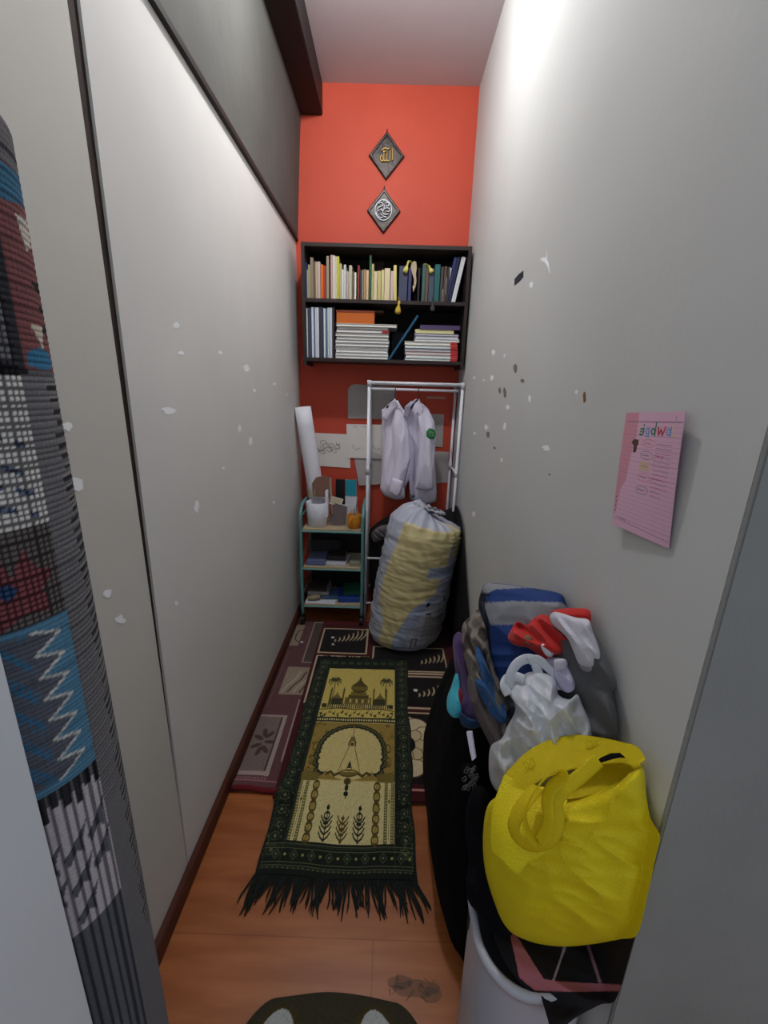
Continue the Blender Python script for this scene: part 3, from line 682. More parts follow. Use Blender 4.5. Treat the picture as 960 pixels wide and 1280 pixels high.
flat(-.495, -.36, 2.48, 2.66, z+.031, .022, (158, 156, 156), 'light grey magazine in the pile on the lowest trolley shelf', .03, 'magazine', 'magazine')
flat(-.49, -.37, 2.49, 2.66, z+.054, .020, (64, 56, 54), 'dark magazine on top of the pile on the lowest trolley shelf', -.04, 'magazine', 'magazine')
flat(-.50, -.31, 2.422, 2.475, z, .004, (222, 222, 232), 'white printed card at the front edge of the lowest trolley shelf', -.03, 'card', 'card')
flat(-.40, -.30, 2.485, 2.60, z+.0, .026, (78, 116, 160), 'mid blue booklet beside the magazine pile, lowest trolley shelf', .1)
flat(-.30, -.16, 2.45, 2.62, z, .028, (44, 76, 160), 'royal blue folder at the right of the lowest trolley shelf', .08)
flat(-.27, -.16, 2.50, 2.64, z+.029, .024, (36, 104, 78), 'green folder lying on the royal blue folder', .15)
MB().tube([(-.485, 2.45, z+.022), (-.45, 2.455, z+.026), (-.41, 2.465, z+.028)], [.012, .016, .013], 10).build('pouch', mat('beige_cloth', (166, 150, 120), .9, bump=.4, bscale=80), smooth=True, label='small rolled beige pouch on the lowest trolley shelf', cat='pouch')

# ================================================================== GARMENT RACK
m_rack = mat('white_coated_tube', (236, 238, 246), .35)
gx0, gx1, gy0, gy1, gz = -.118, .408, 2.475, 2.735, 1.51
gr = empty('garment_rack', ((gx0+gx1)/2, (gy0+gy1)/2, 0), label='white tubular clothes rack standing against the red wall', cat='clothes rack')
r = .0085
for x in (gx0, gx1):
    for y in (gy0, gy1):
        MB().tube([(x, y, 0), (x, y, gz)], r, 12).build('post', m_rack, gr, smooth=True)
        MB().tube([(x, y, .985), (x, y, 1.035)], r*1.25, 12).tube([(x, y, gz-.02), (x, y, gz+.012)], r*1.3, 12).build('joint', mat('white_joint', (216, 218, 224), .4), gr, smooth=True)
    MB().tube([(x, gy0, gz), (x, gy1, gz)], r, 10).build('top_rail', m_rack, gr, smooth=True)
    MB().tube([(x, gy0, 1.01), (x, gy1, 1.01)], r*.7, 10).build('side_rail', m_rack, gr, smooth=True)
for y in (gy0, gy1): MB().tube([(gx0, y, gz), (gx1, y, gz)], r, 10).build('top_rail', m_rack, gr, smooth=True)
ym = 2.62; zr = 1.478
MB().tube([(gx0, ym, zr), (gx1, ym, zr)], r*.9, 10).build('hanging_rail', m_rack, gr, smooth=True)
for zz in (.452, .140):
    MB().tube([(gx0, gy0, zz), (gx1, gy0, zz)], r*.8, 10).build('lower_rail', m_rack, gr, smooth=True)
    MB().tube([(gx0, gy1, zz), (gx1, gy1, zz)], r*.8, 10).build('lower_rail', m_rack, gr, smooth=True)

# shirts on hangers
m_hang = mat('black_hanger', (22, 22, 24), .4)
def tfy(Y0):   # distance so that the point lies in the plane y = Y0
    def f(x, y): d = ray(x, y); return (Y0-CAM.y)/d.y
    return f
def hanger(px, Y0, label, dz=0):
    A = on(px, 489, 'y', Y0); x = A.x
    e = empty('clothes_hanger', (x, ym, zr), label=label, cat='hanger', group='black hangers on the clothes rack')
    hk = [(x, ym+.018, zr-.002)] + [(x, ym+.0165*cos(a), zr-.001+.0165*sin(a)) for a in np.linspace(.3, pi, 8)]+[(x, ym-.012, zr-.022), (x, ym, zr-.035), (x, ym, zr-.055)]
    MB().tube(hk, .0022, 8).build('hook', m_hang, e, smooth=True)
    a = Vector((x, ym, zr-.055)); s1 = a+Vector((-.045, -.085, -.05)); s2 = a+Vector((.045, .085, -.05))
    MB().tube([s1, a.lerp(s1, .5)+Vector((0, 0, .01)), a, a.lerp(s2, .5)+Vector((0, 0, .01)), s2], .005, 8).build('shoulder_bar', m_hang, e, smooth=True)
hanger(494, ym, 'left black hanger under the left shirt'); hanger(523, ym, 'right black hanger under the badged shirt')
m_shirt = mat('lilac_white_cotton', (236, 230, 248), .85, bump=.25, bscale=500, sheen=.2, attr=False)
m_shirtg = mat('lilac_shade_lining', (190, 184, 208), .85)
def folds(ang, amp, s=.06, st=5, seed=0):
    return lambda x, y: amp*ridg(x, y, ang, s, st, seed)
sh1 = empty('shirt', on(500, 500, 'y', ym), label='left lilac-white shirt hanging on the rack, cuff turned inward', cat='shirt', group='school shirts on the rack')
inflate('shirt_body', [(497, 500), (503, 510), (510, 522), (513, 545), (514, 570), (510, 595), (506, 612), (506, 624), (495, 625), (481, 620), (475, 612), (477, 590), (478, 560), (477, 530), (480, 512), (488, 502)], tfy(ym), .045, .05, m_shirt, sh1, wr=folds(pi/2, .008, .12), power=3, sharp=True)
inflate('sleeve', [(494, 505), (502, 512), (511, 540), (513, 572), (506, 598), (497, 620), (488, 616), (489, 602), (494, 585), (491, 560), (490, 530)], tfy(ym-.05), .03, .03, m_shirt, sh1, wr=folds(pi/2, .008, .12, seed=3), sharp=True)
inflate('cuff', [(490, 597), (504, 602), (500, 617), (496, 621), (487, 615), (488, 606)], tfy(ym-.085), .012, .02, m_shirt, sh1, N=50, M=8, sharp=True)
inflate('sleeve', [(477, 512), (485, 507), (489, 530), (490, 570), (488, 600), (483, 618), (478, 610), (477, 570), (478, 540)], tfy(ym+.02), .03, .03, m_shirt, sh1, N=70, M=10, wr=folds(pi/2, .006, .12, seed=5), sharp=True)
inflate('collar', [(477, 521), (484, 506), (494, 498), (498, 507), (490, 515), (482, 527)], tfy(ym-.07), .010, .018, m_shirt, sh1, N=50, M=8, sharp=True)
sh2 = empty('shirt', on(525, 500, 'y', ym), label='right lilac-white shirt with a green badge on the sleeve', cat='shirt', group='school shirts on the rack')
inflate('shirt_body', [(513, 504), (520, 498), (528, 505), (536, 520), (540, 545), (544, 580), (546, 615), (545, 627), (535, 631), (524, 630), (512, 624), (511, 600), (516, 570), (514, 545), (506, 530), (504, 515), (508, 506)], tfy(ym+.02), .045, .05, m_shirt, sh2, wr=folds(pi/2, .009, .12, seed=8), power=3, sharp=True)
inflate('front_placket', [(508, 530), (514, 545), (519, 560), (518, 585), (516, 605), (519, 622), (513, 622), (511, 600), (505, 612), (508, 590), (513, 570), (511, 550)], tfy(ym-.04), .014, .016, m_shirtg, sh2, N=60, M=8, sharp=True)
inflate('sleeve', [(526, 503), (535, 510), (543, 527), (545, 545), (543, 580), (541, 612), (530, 613), (520, 611), (521, 590), (524, 560), (523, 535), (521, 515)], tfy(ym-.06), .04, .035, m_shirt, sh2, wr=folds(pi/2, .008, .12, seed=11), sharp=True)
inflate('collar', [(518, 521), (517, 508), (524, 498), (529, 512), (526, 524), (521, 516)], tfy(ym-.085), .010, .018, m_shirt, sh2, N=50, M=8, sharp=True)
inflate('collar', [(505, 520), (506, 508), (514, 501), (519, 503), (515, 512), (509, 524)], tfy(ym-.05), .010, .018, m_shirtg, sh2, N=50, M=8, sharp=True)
inflate('green_badge', [(533, 539), (537, 535), (543, 537), (545, 543), (543, 549), (537, 549), (533, 545)], tfy(ym-.105), .004, .006, mat('green_badge_cloth', (44, 122, 72), .8), sh2, N=36, M=6, sharp=True)['label'] = 'green embroidered badge'
bp_ = [(539+3.2*cos(a), 542.5+3.2*sin(a)) for a in np.linspace(-pi/2, 1.5*pi, 6)]
MB().tube([on(*q, 'y', ym-.1115) for q in bp_], .0016, 6).tube([on(536.5, 545, 'y', ym-.1125), on(539, 540, 'y', ym-.1125), on(541.5, 545, 'y', ym-.1125)], .0014, 6).build('badge_emblem', mat('badge_thread', (150, 190, 140), .8), sh2)

# dark clothes and bags behind the rack's foot
m_bk = mat('black_cloth', (24, 22, 24), .85, bump=.5, bscale=60, mottle=.2, mscale=20)
m_bk2 = mat('charcoal_cloth', (40, 38, 42), .85, bump=.5, bscale=60, mottle=.2, mscale=20)
inflate('black_bag', [(462, 690), (461, 668), (466, 658), (480, 648), (500, 640), (520, 644), (522, 700), (520, 770), (470, 772), (463, 740)], tfy(2.62), .09, .10, m_bk, None, wr=folds(.5, .012, .05), floor=.06)
tag(bpy.data.objects['black_bag'], 'black bag slumped behind the big striped sack, under the shirts', 'bag')
inflate('grey_plastic_bag', [(464, 668), (472, 659), (484, 656), (488, 664), (480, 674), (468, 678)], tfy(2.55), .03, .03, mat('grey_film', (110, 104, 108), .4), None, N=60, M=10, wr=folds(.8, .01, .3))
tag(bpy.data.objects['grey_plastic_bag'], 'small grey crumpled plastic beside the rack pole, left of the sack', 'bag')
inflate('black_garment', [(535, 650), (548, 640), (562, 636), (571, 632), (578, 655), (580, 680), (583, 730), (586, 790), (580, 850), (565, 855), (548, 800), (540, 720)], tfy(2.50), .09, .12, m_bk, None, wr=folds(1.5, .015, .05))
tag(bpy.data.objects['black_garment'], 'black clothes heaped between the striped sack and right wall', 'clothes')

# ================================================================== BIG STUFFED SACK
m_sack = mat('quilted_sack_film', None, .42, bump=.2, bscale=60, attr=True, spec=.45)
def build_sack():
    e = empty('stuffed_sack', (.145, 2.28, 0), label='tall bulging sack, greyish lilac with yellow patches, on the dark carpet', cat='sack')
    NZ, NT = 150, 200
    z0, z1 = .018, .835
    V = []; C = []
    g = lin((186, 190, 206)); yl = lin((216, 202, 150)); bl = lin((164, 176, 206)); gy = lin((162, 158, 162))
    for i in range(NZ+1):
        s = i/NZ
        if s < .06: k = (s/.06); rr = .165+.047*math.sqrt(max(0, 1-(1-k)**2)); z = z0+.05*(1-math.sqrt(max(0, 1-k*k)))*1.0
        else: z = None
        zz = z0 + (z1-z0)*s
        prof = np.interp(s, [0, .03, .08, .2, .45, .7, .85, .92, .97, 1.0], [.13, .187, .208, .216, .214, .210, .203, .182, .125, .05])
        # axis leans to the right going up
        cx = .128+.105*s**1.25; cy = 2.272-.03*s
        for j in range(NT):
            th = 2*pi*j/NT
            x, y = cos(th), sin(th)
            w1 = noise.noise(Vector((th*1.2+7*(j > NT), zz*22, 3.1))) if False else noise.noise(Vector((x*1.1, y*1.1, zz*24)))
            w2 = noise.noise(Vector((x*2.6, y*2.6, zz*55+9)))
            w3 = noise.noise(Vector((x*1.2+4, y*1.2, zz*3)))
            big = 1-abs(noise.noise(Vector((x*2+11, y*2, zz*9+x*3))))*2
            w4 = abs(noise.noise(Vector((x*2.2+20, y*2.2, zz*38+x*2))))
            rad = prof*(1+.022*w1+.014*w2+.05*w3+.02*big-.030*w4)
            if s > .86: rad *= 1+.10*(s-.86)/.14*sin(th*17+3*w3)
            tilt = .05*max(0, s-.8)/.2*(-x)   # mouth slopes down to the right
            V.append((cx+rad*x*1.02, cy+rad*y*.92, zz+tilt*1.2 + .012*w3))
            # pattern: angle measured from the side that faces the door
            a = (th-1.5*pi); a = (a+pi) % (2*pi)-pi
            col = g
            lo_ = -.95+.35*(s)+.05*sin(s*9)+(.25 if s < .25 else .25*np.interp(s, [.25, .4], [1, 0])); hi = np.interp(s, [0, .15, .38, .46, .58, .62, .8, .9], [-.42, -.35, -.02, .45, .62, .2, .7, 1.0])
            if lo_-.15 < a < hi and s < .93: col = yl
            if .30 < a < .75 and .66 < s < .9: col = yl
            if a > .2 and .6 < s < .68: col = bl
            if .85 < a < 1.4 and s > .72: col = yl
            if hi < a < hi+.35 and s < .45: col = bl
            if .35 < a < 1.1 and .14 < s < .32 : col = gy
            if (abs(a-.38) < .035 and abs(s-.40) < .018) or (abs(a-.9) < .03 and abs(s-.42) < .02): col = lin((36, 40, 76))
            if (abs(a-.42) < .07 and abs(s-.33) < .005) or (abs(a-.50) < .012 and .30 < s < .33): col = lin((44, 44, 66))
            if (abs(a-.12) < .008 and .06 < s < .15) or (abs(a-.25) < .008 and .08 < s < .15) or (.12 < a < .25 and abs(s-.145) < .004): col = lin((70, 76, 110))
            if abs(a+.62) < .04 and abs(s-.42) < .015: col = lin((210, 204, 180))
            C.append(col)
    F = [(i*NT+j, i*NT+(j+1) % NT, (i+1)*NT+(j+1) % NT, (i+1)*NT+j) for i in range(NZ) for j in range(NT)]
    F.append(tuple(range(NT))[::-1]); F.append(tuple(range(NZ*NT, (NZ+1)*NT)))
    V = [(min(x, XR-.004), y, max(z, .010)) for x, y, z in V]
    mesh_obj('sack_body', V, F, m_sack, e, True, cols=np.array(C))
    # gathered mouth: ruffled collar lying on the top
    cx, cy = .245, 2.235
    NR = 120; V = []; F = []
    for i in range(6):
        s = i/5
        for j in range(NR):
            th = 2*pi*j/NR; rr = .040+.026*s+.007*sin(th*13)*s+.004*sin(th*29)
            V.append((cx-.01+rr*cos(th)*1.25, cy+rr*sin(th)*.7, .842+.014*sin(s*2.6)+.005*sin(th*13+s)-.045*(cos(th)*rr)/.1))
    F = [(i*NR+j, i*NR+(j+1) % NR, (i+1)*NR+(j+1) % NR, (i+1)*NR+j) for i in range(5) for j in range(NR)]
    o = mesh_obj('gathered_mouth', V, F, mat('pale_film', (186, 184, 196), .4, bump=.3, bscale=40), e, True)
    o.modifiers.new('t', 'SOLIDIFY').thickness = .004
    MB().lathe([(0, 0), (.05, 0), (.052, .012), (.03, .022), (0, .024)], (cx-.01, cy, .832), 24, 1.2, .7).build('contents', mat('flowered_bedding', (96, 104, 112), .9, mottle=.5, mscale=40), e, smooth=True)
build_sack()

# ================================================================== CARPETS
m_pile = mat('carpet_pile', None, .95, bump=.9, bscale=700, attr=True, spec=.05, sheen=.15)
def bumpy(X, Y, amp, s, seed):
    return amp*(np.sin(X*s+seed)*np.cos(Y*s*.8+seed*2)+.6*np.sin(X*s*2.3+Y*s*1.7+seed))
# mauve runner along the left wall; Y measured from the far end
cw, cl = .42, 1.22
cv = Canvas(150, 420, cw, cl, (104, 68, 70))
def c6(px, py):  # carpet coordinates from world
    return px+.549, 2.46-py
BG = (158, 142, 122); DK = (82, 62, 56)
cv.rect(0, .06, .052, .29, BG); cv.ring(.045, .18, .03, .07, .008, DK)
cv.rect(.045, .49, .19, .71, BG)
for k in range(4): cv.pline([(.055+.03*k, .69), (.075+.03*k, .64), (.105+.03*k, .59), (.12+.03*k, .53)], .009, DK if k % 2 else (186, 172, 150))
cv.rect(.19, .45, .26, .75, (104, 68, 70))
cv.rect(.105, .02, .19, .45, (84, 72, 66)); cv.frame(.105, .02, .30, .45, .010, BG)
cv.rect(0, .845, .115, 1.16, (128, 112, 104)); cv.rect(.098, .845, .105, 1.16, DK); cv.rect(.105, .845, .122, 1.17, (172, 156, 144)); cv.rect(0, .845, .12, .858, (172, 156, 144)); cv.rect(0, 1.145, .122, 1.165, (178, 160, 150))
for a in range(7): cv.ell(.055+.028*cos(a*.9), 1.0+.05*sin(a*.9), .024, .010, DK, a*.9)
for k in range(9): cv.ell(.01+k*.013, 1.18, .005, .006, (150, 110, 108))
cv.rect(0, 1.188, .2, 1.196, (170, 120, 120)); cv.rect(.155, .74, .160, 1.10, (180, 160, 150)); cv.rect(.012, .35, .016, .80, (140, 110, 104))
cv.speck(.16)
def pos(X, Y):
    z = .0085+bumpy(X, Y, .0012, 9, 1); z = z+.012*np.clip((Y-1.14)/.08, 0, 1)*np.sin(np.clip((Y-1.14)/.08, 0, 1)*pi/2)*(.6+.4*np.sin(X*22+1))
    return np.stack([X-.549, 2.46-Y, z], -1)
rg = slab_grid('mauve_runner', cv, pos, (0, 0, .0045), m_pile)
tag(rg, 'mauve brown runner carpet with beige panels along the left wall', 'carpet')
# thick red rolled front edge of the runner
MB().tube([(-.548+.38*k/12, 1.232+.003*sin(k), .012+.004*sin(k*1.1)) for k in range(13)], .010, 10).build('carpet_edge_roll', mat('wine_red_pile', (112, 30, 40), .95, bump=.6, bscale=400), rg, smooth=True)
# black floral carpet
cw, cl = .80, 1.25; X0, Y0c = -.385, 2.45
cv = Canvas(420, 600, cw, cl, (92, 26, 30))
CR = (206, 184, 150); BK = (26, 18, 20)
def cc(x, y): return x-X0, Y0c-y
def rectw(xa, ya, xb, yb, c): x0, y1 = cc(xa, yb); x1, y0 = cc(xb, ya); cv.rect(x0, y1, x1, y0, c)
rectw(-.385, 1.20, .42, 2.40, (74, 22, 26))
for (xa, ya, xb, yb) in [(-.36, 2.10, -.095, 2.345), (-.045, 1.957, .352, 2.165), (-.36, 1.70, -.08, 2.06)]:
    rectw(xa-.008, ya-.010, xb+.008, yb+.010, CR); rectw(xa, ya, xb, yb, BK)
rectw(-.30, 1.925, .42, 1.94, CR)
rectw(-.36, 1.685, .42, 1.90, BK); rectw(.10, 1.903, .42, 1.915, CR); rectw(.10, 1.668, .42, 1.680, CR); rectw(.10, 1.640, .42, 1.648, CR); rectw(-.36, 1.27, .42, 1.636, BK)
rectw(-.36, 1.240, .42, 1.252, (188, 130, 118))
def leaf(cx, cy, n, L0, L1, dx=.022, lean=.3, up=-1):
    for k in range(n):
        u = k/(n-1); bx = cx+k*dx; L_ = L0+(L1-L0)*u; by = cy+up*.004*k
        pts = [(bx+L_*(lean*t-.55*t*t*(1-u*.3))*1.0+L_*.35*t, by+up*L_*t) for t in np.linspace(0, 1, 8)]
        for i_, (p, q) in enumerate(zip(pts[:-1], pts[1:])): cv.line(*p, *q, .004+.0045*sin(pi*(i_+.8)/8), (200, 182, 142))
x, y = cc(-.30, 2.25); cv.ell(x, y, .010, .010, (226, 220, 210)); leaf(x+.015, y+.045, 8, .025, .13)
x, y = cc(.175, 1.80); cv.ell(x, y, .011, .011, (226, 220, 210)); leaf(x+.015, y+.045, 9, .022, .12)
x, y = cc(.22, 2.02); leaf(x, y, 6, .03, .08)
# large cream flower
fx, fy = cc(.125, 1.46)
for k in range(10):
    a = k*2*pi/10+.2; cx_, cy_ = fx+.085*cos(a), fy+.115*sin(a)
    cv.ell(cx_, cy_, .048, .056, (120, 92, 68), a); cv.ell(cx_, cy_, .043, .051, (216, 200, 160), a)
for k in range(7):
    a = k*2*pi/7; cx_, cy_ = fx+.045*cos(a), fy+.06*sin(a)
    cv.ell(cx_, cy_, .036, .03, (120, 92, 68), a); cv.ell(cx_, cy_, .031, .026, (206, 186, 142), a)
cv.ell(fx, fy, .03, .04, BK)
cv.speck(.18, 2)
def pos(X, Y): return np.stack([X+X0, Y0c-Y, .0185+bumpy(X, Y, .0012, 7, 4)-.004*np.clip((.03-X)/.03, 0, 1)], -1)
rg = slab_grid('floral_carpet', cv, pos, (0, 0, .007), m_pile)
tag(rg, 'black carpet with cream flowers and dark red border under the prayer rug', 'carpet')
# lint on carpets
for (px, py, l) in [(377, 803, 'white paper scrap on the mauve runner'), (416, 806, 'white paper scrap on the far black carpet panel'), (562, 849, 'crumpled white scrap on the black carpet beside the turquoise cloth')]:
    a = on(px, py, 'z', .024); mb = MB(); mb.tube([a+Vector((-.008, 0, 0)), a+Vector((0, .004, .003)), a+Vector((.008, -.003, 0))], [.002, .006, .003], 7); mb.build('paper_scrap', m_chip, label=l, cat='scrap')

# ---- prayer rug
def prayer_rug():
    W, L = .49, 1.095
    cv = Canvas(300, 660, 1, 1, (28, 34, 28))
    DG = (34, 42, 34); GN = (64, 76, 52); GL = (120, 122, 84); YE = (224, 206, 136); YD = (168, 146, 62); BR = (92, 78, 34); OL = (128, 112, 52)
    a = W/L  # to keep circles round: ry = rx*a
    rs = random.Random(5)
    # border texture: small motifs
    def motif(x, y, s=1):
        cv.ring(x, y, .022*s, .022*s*a*1.2, .005, GN); cv.poly([(x, y-.010*s*a), (x+.010*s, y), (x, y+.010*s*a), (x-.010*s, y)], GL)
    for side in (.060, .935):
        for k in range(22):
            y = .03+k*.043
            motif(side, y, 1.35)
            for q in range(26): cv.ell(side+rs.uniform(-.052, .052), y+rs.uniform(-.02, .02), rs.uniform(.002, .006), rs.uniform(.001, .003), rs.choice([GN, GN, GL, (52, 60, 44)]))
    for k in range(10):
        x = .1+k*.09
        cv.ell(x, .038, .026, .009, (60, 78, 52)); cv.ring(x, .038, .03, .012, .004, GN)
    for k in range(8):
        x = .10+k*.115
        cv.ell(x, .945, .012, .006, GL); cv.ell(x+.057, .945, .008, .004, (180, 168, 96))
        cv.poly([(x, .928), (x+.03, .945), (x, .962), (x-.03, .945)], GN); cv.poly([(x, .934), (x+.02, .945), (x, .956), (x-.02, .945)], DG); cv.ell(x, .945, .007, .0035, GL)
    for k in range(60):
        x = .02+k*.016; cv.ell(x, .982, .005, .002, GL if k % 2 else GN); cv.ell(x, .918, .005, .002, GN)
        y = .03+k*.0155; cv.ell(.012, y, .003, .002, GN); cv.ell(.985, y, .003, .002, GN); cv.ell(.128, y, .003, .002, GN); cv.ell(.868, y, .003, .002, GN)
    for q_ in ((.022, .026), (.132, .135)): cv.rect(q_[0], .02, q_[1], .975, GN); cv.rect(1-q_[1], .02, 1-q_[0], .975, GN)
    for y_ in (.913, .926, .966, .975): cv.rect(.02, y_, .98, y_+.0018, GL)
    # field
    X0_, X1_ = .145, .860
    cv.rect(X0_, .082, X1_, .905, YE)
    cv.rect(X0_, .082, X1_, .41, (220, 198, 106))
    # mosque
    mx = .50; gy = .345
    cv.rect(.16, .325, .845, .352, BR)
    for k in range(30): cv.rect(.205+k*.0205, .328, .213+k*.0205, .350, YE); cv.ell(.209+k*.0205, .328, .004, .004, YE)
    cv.rect(.37, .285, .63, .328, OL); cv.rect(.40, .268, .60, .290, BR); cv.rect(.42, .25, .58, .272, OL)
    cv.ell(mx, .222, .085, .035, BR); cv.poly([(.44, .20), (.56, .20), (.515, .17), (.5, .14), (.485, .17)], BR)
    for k in range(9): cv.ring(.43+k*.0175, .225, .008, .012, .003, YD)
    for k in range(8): cv.rect(.39+k*.03, .295, .402+k*.03, .318, YE if k % 2 else BR)
    for sx in (.285, .715):
        cv.ell(sx, .30, .058, .018, (52, 56, 40)); cv.poly([(sx-.05, .292), (sx+.05, .292), (sx+.01, .265), (sx, .245), (sx-.01, .265)], OL)
        cv.rect(sx-.06, .30, sx+.06, .33, (66, 66, 40)); 
        for q in (-.065, .062): cv.rect(sx+q-.006, .235, sx+q+.008, .33, BR); cv.poly([(sx+q-.01, .24), (sx+q+.012, .24), (sx+q, .215)], BR)
    # palms
    for sx in (.235, .775):
        cv.pline([(sx, .175), (sx+(.01 if sx < .5 else -.01), .24), (sx, .33)], .011, OL)
        for k in range(9):
            an = pi*.30-k*pi*.2
            x2 = sx+.068*cos(an); y2 = .172+.030*sin(an); cv.pline([(sx, .172), ((sx+x2)/2, (.172+y2)/2-.007), (x2, y2+.008)], .009, (70, 72, 40))
    cv.pline([(.15, .362), (.3, .352), (.5, .358), (.7, .352), (.85, .362)], .006, BR)
    for k in range(18):
        x = .17+k*.039; y = .385+.01*sin(k*2.1); cv.ell(x, y, .014, .006, rs.choice([BR, OL, (50, 54, 34)]), rs.uniform(-.8, .8)); cv.line(x, y, x+.015, y-.015, .004, BR)
    for sx in (.18, .82): cv.poly([(sx-.03, .375), (sx, .40), (sx+.03, .375), (sx+.01, .405), (sx-.01, .405)], (44, 52, 36)); cv.ell(sx, .335, .025, .01, (52, 56, 36))
    # divider
    cv.rect(X0_, .405, X1_, .432, DG)
    for k in range(34): cv.ell(.155+k*.0213, .418, .007, .006, (226, 212, 140))
    # niche spandrel
    cv.rect(X0_, .435, X1_, .70, (164, 138, 66))
    for k in range(90):
        x = rs.uniform(X0_+.01, X1_-.01); y = rs.uniform(.44, .69); cv.ring(x, y, .014, .008, .004, BR if rs.random() < .5 else OL)
    # scalloped arch: union of lobes
    lob = []
    for k in range(19):
        an = pi*(1+k/18); lob.append((.5+.255*cos(an), .575+.115*sin(an)))
    for s_ in (-1, 1):
        lob += [(.5+s_*.262, .60), (.5+s_*.26, .63), (.5+s_*.235, .665)]
    for x, y in lob: cv.ell(x, y, .044, .020, DG)
    for x, y in lob: cv.ell(x, y, .033, .014, (100, 100, 56))
    for x, y in lob: cv.ell(.5+(x-.5)*.93, .575+(y-.575)*.93, .036, .016, DG)
    cv.ell(.5, .585, .245, .115, YE); cv.rect(.255, .585, .745, .66, YE)
    for x, y in lob: cv.ell(.5+(x-.5)*.87, .58+(y-.58)*.88, .032, .014, YE)
    # capitals
    for s_ in (-1, 1):
        c_ = .5+s_*.30
        cv.rect(min(c_, .5+s_*.36), .672, max(c_, .5+s_*.36), .70, OL)
        cv.poly([(.5+s_*.355, .66), (.5+s_*.22, .676), (.5+s_*.235, .705), (.5+s_*.355, .705)], OL)
        cv.ring(.5+s_*.30, .56, .03, .022, .006, BR); cv.ring(.5+s_*.31, .62, .026, .022, .006, BR); cv.ell(.5+s_*.31, .625, .012, .012, OL)
    cv.rect(X0_, .706, X1_, .905, (226, 212, 150))
    # columns
    for s_ in (-1, 1):
        x = .5+s_*.23
        for k in range(6): cv.ring(x, .722+k*.034, .026, .020, .010, BR); cv.ell(x, .722+k*.034, .013, .010, (176, 146, 62))
        for xo in (.30, .345): 
            cv.rect(.5+s_*xo-.012, .706, .5+s_*xo+.012, .905, (98, 96, 60))
            for k in range(22): cv.ell(.5+s_*xo, .712+k*.009, .008, .0028, (190, 176, 104))
        cv.line(.5+s_*.322, .73, .5+s_*.322, .89, .004, BR); cv.ell(.5+s_*.322, .77, .006, .006, DG)
    # hanging lamp
    cv.line(.5, .44, .5, .50, .010, (150, 104, 40)); cv.poly([(.485, .505), (.515, .505), (.53, .53), (.47, .53)], OL); cv.rect(.468, .53, .532, .552, BR); cv.ring(.5, .542, .022, .014, .005, YE)
    cv.pline([(.475, .555), (.415, .665)], .005, BR); cv.pline([(.525, .555), (.585, .665)], .005, BR)
    cv.ell(.5, .672, .075, .016, OL); cv.rect(.42, .655, .58, .667, (212, 196, 118)); cv.ring(.5, .672, .075, .016, .006, BR)
    cv.poly([(.48, .65), (.5, .615), (.52, .65)], DG); cv.ring(.5, .652, .022, .012, .006, BR)
    cv.ell(.5, .705, .028, .014, BR); cv.ell(.5, .73, .014, .012, DG); cv.ell(.5, .752, .018, .008, DG); cv.line(.5, .70, .5, .765, .006, DG)
    for s_ in (-1, 1): cv.pline([(.5+s_*.075, .672), (.5+s_*.11, .682), (.5+s_*.14, .668), (.5+s_*.17, .676)], .012, BR)
    # urn ornaments
    for x, hgt, c_ in ((.385, .785, DG), (.5, .82, BR), (.615, .785, DG)):
        cv.line(x, hgt, x, .90, .006, c_); cv.ell(x, hgt+.008, .012, .007, c_); cv.ring(x, hgt+.035, .022, .016, .008, c_); cv.ell(x, hgt+.06, .018, .006, c_)
        for k in range(4):
            for s_ in (-1, 1): cv.pline([(x, .900-k*.018), (x+s_*.025, .888-k*.018), (x+s_*.038, .875-k*.018)], .007, c_)
    cv.a[:] = cv.a*(.97)
    cv.speck(.22, 3)
    cn = [np.array(p) for p in ((-.343, 2.033), (.140, 2.040), (.129, .940), (-.374, .944))]
    def pos(U, Vv):
        p = ((1-U)*(1-Vv))[..., None]*cn[0]+(U*(1-Vv))[..., None]*cn[1]+(U*Vv)[..., None]*cn[2]+((1-U)*Vv)[..., None]*cn[3]
        ed = 1-np.minimum(1, np.minimum(U, 1-U)*10)
        x = p[..., 0]+.004*np.sin(Vv*14)*ed+.003*np.sin(Vv*31)*ed; y = p[..., 1]+.004*np.sin(U*9)*(Vv > .9)
        # carpet underneath ends at y=1.20, then the rug sinks to the bare floor
        zz = .0265-.0145*np.clip((1.215-y)/.05, 0, 1)+bumpy(U, Vv, .0011, 13, 2)
        return np.stack([x, y, zz], -1)
    e = empty('prayer_rug', (-.11, 1.49, .02), label='long green and yellow prayer rug with a mosque picture and fringes', cat='rug')
    slab_grid('rug_pile', cv, pos, (0, 0, .0055), m_pile, e)
    m_fr = mat('black_green_fringe', (26, 32, 28), .9, bump=.4, bscale=300)
    for (p0, p1, sgn, cnt, L0, zb_) in ((cn[3], cn[2], -1, 120, .085, .0045), (cn[0], cn[1], 1, 70, .030, .023)):
        mb = MB()
        for k in range(cnt):
            u = (k+.5)/cnt; b = p0*(1-u)+p1*u; cl_ = sin(k*.45)*.02+sin(k*1.7)*.008; L_ = L0*(.75+.35*rs.random()+.15*sin(k*.3))
            sp = (u-.5)*.07*(1 if sgn < 0 else .3)
            z0 = .009 if sgn < 0 else .026
            pts = [(b[0], b[1]+.002, z0), (b[0]+cl_*.3+sp*.3, b[1]+sgn*L_*.35, z0*.8+.001), (b[0]+cl_*.8+sp*.7, b[1]+sgn*L_*.7, zb_+rs.random()*.002), (b[0]+cl_+sp+rs.uniform(-.006, .006), b[1]+sgn*L_, zb_)]
            mb.tube(pts, [.0026, .0030, .0028, .0010], 5)
        mb.build('fringe', m_fr, e, smooth=True)
prayer_rug()

